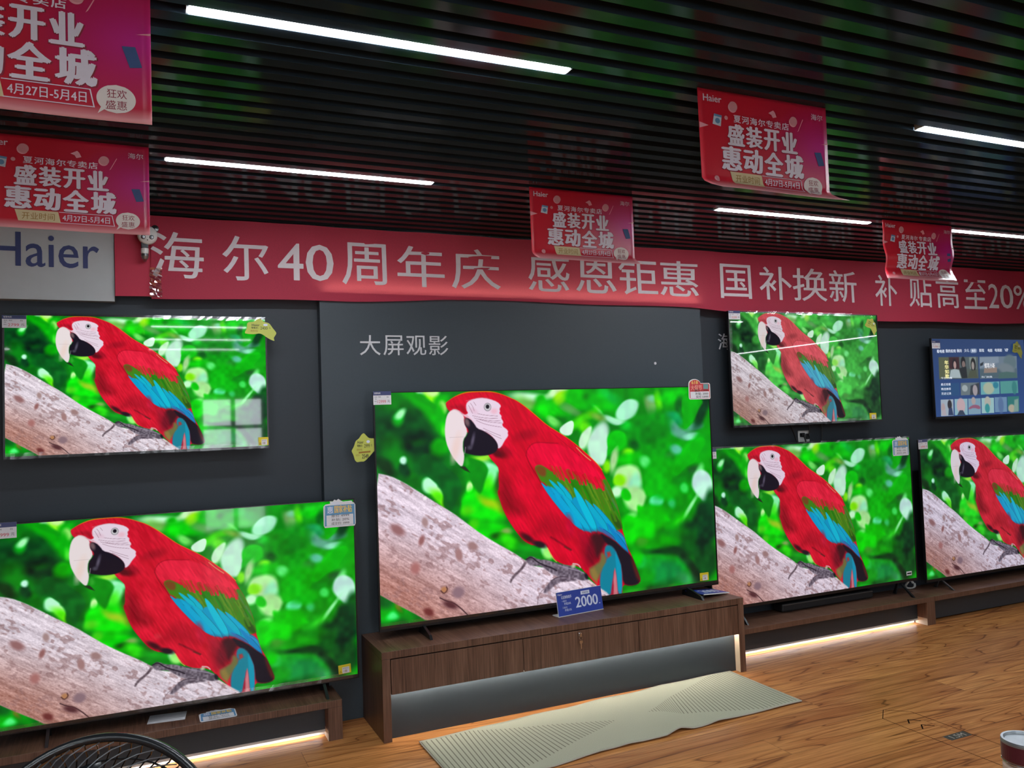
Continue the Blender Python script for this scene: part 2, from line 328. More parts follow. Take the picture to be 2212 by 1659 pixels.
# ------------------------------------------------------------------ banner, sign board, wall lettering
bt = thing('banner', (3, -.088, 2.28), 'long red cloth banner with white lettering under the ceiling', 'banner')
NX, NZ = 150, 8
def bz(x): return 2.276+.012*math.sin(x*.9)+.004*math.sin(x*5)-(.018 if x > 4.4 else .018*max(0, min(1, (x-3.4))))+(.022 if 1.2 < x < 3 else .022*max(0, 1-min(abs(x-1.2), abs(x-3))/.5) if .7 < x < 3.5 else 0)
def bpt(x, z):     # gentle folds that die out towards the taut foot
    k = (z-2.28)/.42; return (x-3, -.006*math.sin(x*7+z*9)*k-.004*math.sin(x*19+2*z)*k, z-2.28)
vs = []; fs = []
for i in range(NX+1):
    x = -.335+(7.2+.335)*i/NX; z0 = bz(x)
    for j in range(NZ+1): vs.append(bpt(x, z0+(2.695-z0)*j/NZ))
for i in range(NX):
    for j in range(NZ): a = i*(NZ+1)+j; fs.append((a, a+NZ+1, a+NZ+2, a+1))
MB().add(vs, fs).build('cloth', 'banner', bt, smooth=True)
MB().add([(-3.50, .012, .0), (-3.27, .010, .004), (-3.28, .008, .41), (-3.50, .010, .41)], [(0, 1, 2, 3)]).build('end_flap', 'red', bt)
CH = '海尔40周年庆感恩钜惠国补换新补贴高至20%'
CX = [(-.337, -.084), (.007, .241), (.289, .424), (.436, .588), (.634, .889), (.952, 1.237), (1.28, 1.592), (1.777, 2.066), (2.109, 2.404), (2.421, 2.724), (2.742, 3.053), (3.236, 3.505), (3.579, 3.874), (3.883, 4.205), (4.228, 4.505), (4.695, 4.926), (5.051, 5.308), (5.36, 5.622), (5.677, 5.95), (5.972, 6.092), (6.11, 6.285), (6.296, 6.506)]
for c, (x0, x1) in zip(CH, CX):
    m = MB(); top = 2.615 if x1 < 4.6 else 2.60; bot = 2.378 if x1 < 4.6 else 2.362
    if c in '4020%': bot += .012; top -= .025
    put_text(m, c, lambda u, v: (lambda p: (p[0], p[1]-.003, p[2]))(bpt(u, v)), x0, x1, bot, top, .006)
    m.build('character', 'letter', bt)
sg = thing('sign_board', (-1, -.06, 2.26), 'pale grey sign board with navy lettering at the left end of the banner', 'sign')
MB().box(-2.2, .497, 0, .059, -.005, .43).build('board', 'logo', sg)
m = MB(); put_text(m, 'Haier', lambda u, v: (u, -.002, v), -.03, .43, .153, .32, .006); m.build('lettering', 'navy', sg)
wl = thing('wall_lettering', (.727, -.072, 1.985), 'silver four-character wall lettering above the biggest television', 'lettering')
for i, c in enumerate('大屏观影'):
    me = MB(); x0 = i*.135
    put_text(me, c, lambda u, v: (u, 0, v), x0, x0+.118, 0, .113)
    o = me.build('character', 'wtxt', wl); md = o.modifiers.new('s', 'SOLIDIFY'); md.thickness = .004; md.offset = 0
w2 = thing('wall_lettering', (3.277, -.002, 2.03), 'silver wall character half hidden by the upper right television', 'lettering')
m = MB(); put_text(m, '海', lambda u, v: (u, 0, v), -.012, .106, 0, .113); o = m.build('character', 'wtxt', w2); md = o.modifiers.new('s', 'SOLIDIFY'); md.thickness = .004; md.offset = 0
tag(MB().lathe([(0, -.004), (.009, -.004), (.009, 0)], (2.689, -.0705, 1.932), 12, 'y').build('screw_cap', 'white'), 'tiny white screw cap on the charcoal board above the biggest television', 'screw cap')

# ------------------------------------------------------------------ pictures on the screens
def smooth_noise(w,h,cx,cy,seed):
    r=np.random.RandomState(seed);g=r.rand(cy+3,cx+3)
    X=np.linspace(0,cx,w,endpoint=False);Y=np.linspace(0,cy,h,endpoint=False)
    xi=X.astype(int);yi=Y.astype(int);fx=X-xi;fy=Y-yi
    fx=fx*fx*(3-2*fx);fy=(fy*fy*(3-2*fy))[:,None]
    a=g[yi][:,xi];b=g[yi][:,xi+1];c=g[yi+1][:,xi];d=g[yi+1][:,xi+1]
    return (a*(1-fx)+b*fx)*(1-fy)+(c*(1-fx)+d*fx)*fy
def poly_sdf(X,Y,pts):
    p=np.array(pts,float);n=len(p);d=np.full(X.shape,1e9);ins=np.zeros(X.shape,bool)
    for i in range(n):
        ax,ay=p[i];bx,by=p[(i+1)%n];ex,ey=bx-ax,by-ay;L=ex*ex+ey*ey
        if L<1e-9: continue
        t=np.clip(((X-ax)*ex+(Y-ay)*ey)/L,0,1)
        d=np.minimum(d,(X-ax-t*ex)**2+(Y-ay-t*ey)**2)
        if ay!=by:
            c=((ay>Y)!=(by>Y))&(X<(bx-ax)*(Y-ay)/(by-ay)+ax);ins^=c
    d=np.sqrt(d);return np.where(ins,-d,d)
def line_dist(X,Y,pts):
    d=np.full(X.shape,1e9)
    for (ax,ay),(bx,by) in zip(pts[:-1],pts[1:]):
        ex,ey=bx-ax,by-ay;L=ex*ex+ey*ey+1e-9
        t=np.clip(((X-ax)*ex+(Y-ay)*ey)/L,0,1);d=np.minimum(d,(X-ax-t*ex)**2+(Y-ay-t*ey)**2)
    return np.sqrt(d)
def smoothpts(pts,n=3,closed=True):
    p=np.array(pts,float)
    for _ in range(n):
        if closed:
            q=np.roll(p,-1,0);p=np.stack([.75*p+.25*q,.25*p+.75*q],1).reshape(-1,2)
        else:
            q=np.stack([.75*p[:-1]+.25*p[1:],.25*p[:-1]+.75*p[1:]],1).reshape(-1,2);p=np.vstack([p[:1],q,p[-1:]])
    return p
def over(img,m,c):
    m=m[...,None];img*=1-m;img+=m*np.array(c,float)
def sm(d,s):
    t=np.clip(.5-d/(2*s),0,1);return t*t*(3-2*t)
def paint_layer(img,X,Y,l):
    # work inside the shape's own bounding box only
    W=X.shape[1]/1000.
    if l[0]=='e':
        (cx,cy),rx,ry,a,c,so=l[1:];R=max(rx,ry)+so+2;bb=(cx-R,cx+R,cy-R,cy+R)
    elif l[0] in 'pn':
        pts,c,so=l[1:4];pts=smoothpts(pts,1) if len(pts)>5 else np.array(pts,float);bb=(pts[:,0].min()-so-2,pts[:,0].max()+so+2,pts[:,1].min()-so-2,pts[:,1].max()+so+2)
    else:
        pts,wd,c,so=l[1:];pts=smoothpts(pts,2,False);R=wd+so+2;bb=(pts[:,0].min()-R,pts[:,0].max()+R,pts[:,1].min()-R,pts[:,1].max()+R)
    i0,i1=max(0,int(bb[0]*W)),min(X.shape[1],int(bb[1]*W)+2);j0,j1=max(0,int(bb[2]*W)),min(X.shape[0],int(bb[3]*W)+2)
    if i1<=i0 or j1<=j0: return
    x=X[j0:j1,i0:i1];y=Y[j0:j1,i0:i1];sub=img[j0:j1,i0:i1]
    if l[0]=='e':
        ca,sa=np.cos(np.radians(a)),np.sin(np.radians(a));dx,dy=x-cx,y-cy
        px,py=dx*ca+dy*sa,-dx*sa+dy*ca;d=(np.sqrt((px/rx)**2+(py/ry)**2)-1)*min(rx,ry);m=sm(d,so)
    elif l[0]=='p': m=sm(poly_sdf(x,y,pts),so)
    elif l[0]=='n':
        m=sm(poly_sdf(x,y,pts),so);nz=smooth_noise(X.shape[1],X.shape[0],190,107,41)[j0:j1,i0:i1]-.5
        c=np.clip(np.array(c,float)+nz[...,None]*l[4]*2,0,255);sub*=1-m[...,None];sub+=m[...,None]*c;return
    else: m=sm(line_dist(x,y,pts)-wd/2,so*.6)
    over(sub,m,c)
def parrot_picture(D,W=640,H=360):
    X,Y=np.meshgrid((np.arange(W)+.5)*1000./W,(np.arange(H)+.5)*562.5/H)
    img=np.zeros((H,W,3));t=np.clip(X/1000,0,1)[...,None]
    img[:]=np.array((0,95,20))*(1-t)+np.array((10,150,12))*t
    n1=smooth_noise(W,H,22,12,3)-.5;n2=smooth_noise(W,H,22,12,5)-.5
    Xb=X+16*n1;Yb=Y+16*n2
    for cx,cy,rx,ry,a,c,so in D['bg']:
        ca,sa=np.cos(np.radians(a)),np.sin(np.radians(a));dx,dy=Xb-cx,Yb-cy
        px,py=dx*ca+dy*sa,-dx*sa+dy*ca
        d=(np.sqrt((px/max(rx,3))**2+(py/max(ry,3))**2)-1)*min(rx,ry)
        over(img,sm(d,so*.62+1.5),c)
    for p,c,so in D['leaves']: over(img,sm(poly_sdf(Xb,Yb,smoothpts(p,2)),so),c)
    g=(smooth_noise(W,H,60,34,8)-.5)*30+(smooth_noise(W,H,26,15,18)-.5)*26;img+=g[...,None]*np.array((.35,1,.35));img=np.clip(img*np.array((1.04,1.08,1.0)),0,255)
    # branch with bark
    bp=smoothpts(D['branch'],1);bm=sm(poly_sdf(X,Y,bp),2.2)
    a=np.radians(33.);A=X*np.cos(a)+Y*np.sin(a);B=-X*np.sin(a)+Y*np.cos(a)
    def dirnoise(la,lb,seed):
        r=np.random.RandomState(seed);G=r.rand(400,400)
        i=A/la+60;j=B/lb+150;i0=np.floor(i).astype(int);j0=np.floor(j).astype(int);fi,fj=i-i0,j-j0
        fi=fi*fi*(3-2*fi);fj=fj*fj*(3-2*fj);g=lambda p,q:G[p%400,q%400]
        return (g(i0,j0)*(1-fi)+g(i0+1,j0)*fi)*(1-fj)+(g(i0,j0+1)*(1-fi)+g(i0+1,j0+1)*fi)*fj
    top=np.array((220,206,216));low=np.array((180,128,116))
    k=np.clip((B-230)/210.,0,1)[...,None];k=k+(.35*(1-np.clip(X/420,0,1))*np.clip((Y-330)/150,0,1))[...,None];k=np.clip(k,0,1)
    bark=top*(1-k)+low*k
    st=dirnoise(26,3.2,1)*.5+dirnoise(60,7,2)*.5-.5;bark=bark+(st*70)[...,None]
    sp=dirnoise(9,5,4)*.6+dirnoise(22,9,6)*.4;cl=smooth_noise(W,H,30,17,21)*.6+smooth_noise(W,H,75,42,22)*.4;spm=np.clip((sp*.62+cl*.5-.63)*9,0,1)*(1-.4*k[...,0]);
    bark=bark*(1-.55*spm[...,None])+np.array((140,104,104))*(.55*spm[...,None])
    fine=dirnoise(4,2,9)-.5;bark=bark+(fine*34)[...,None]
    img[:]=img*(1-bm[...,None])+bark*bm[...,None]
    for l in D['knots']: paint_layer(img,X,Y,l)
    rl=['l',D['rim'],3.,(240,120,20),2.2];paint_layer(img,X,Y,rl)
    bb=img.copy()
    for l in D['layers']:
        if l[0]=='p' and l[1] and tuple(l[2])==(205,192,188):
            m=sm(poly_sdf(X,Y,smoothpts(l[1],1)),l[3]);over_b=bark
            img[:]=img*(1-m[...,None])+bark*m[...,None]
        else: paint_layer(img,X,Y,l)
    # feather grain on the bird
    bd=sm(poly_sdf(X,Y,smoothpts([l for l in D['layers'] if l[0]=='p'][0][1],1)),2)*np.clip((img[...,0]-img[...,1]-60)/60,0,1)
    a=np.radians(60.);A=X*np.cos(a)+Y*np.sin(a);B=-X*np.sin(a)+Y*np.cos(a)
    fg=(dirnoise(20,4,31)-.5)*30+(dirnoise(70,26,32)-.5)*26
    img+=(bd*fg)[...,None]*np.array((1,.35,.5))
    return np.clip(img,0,255)

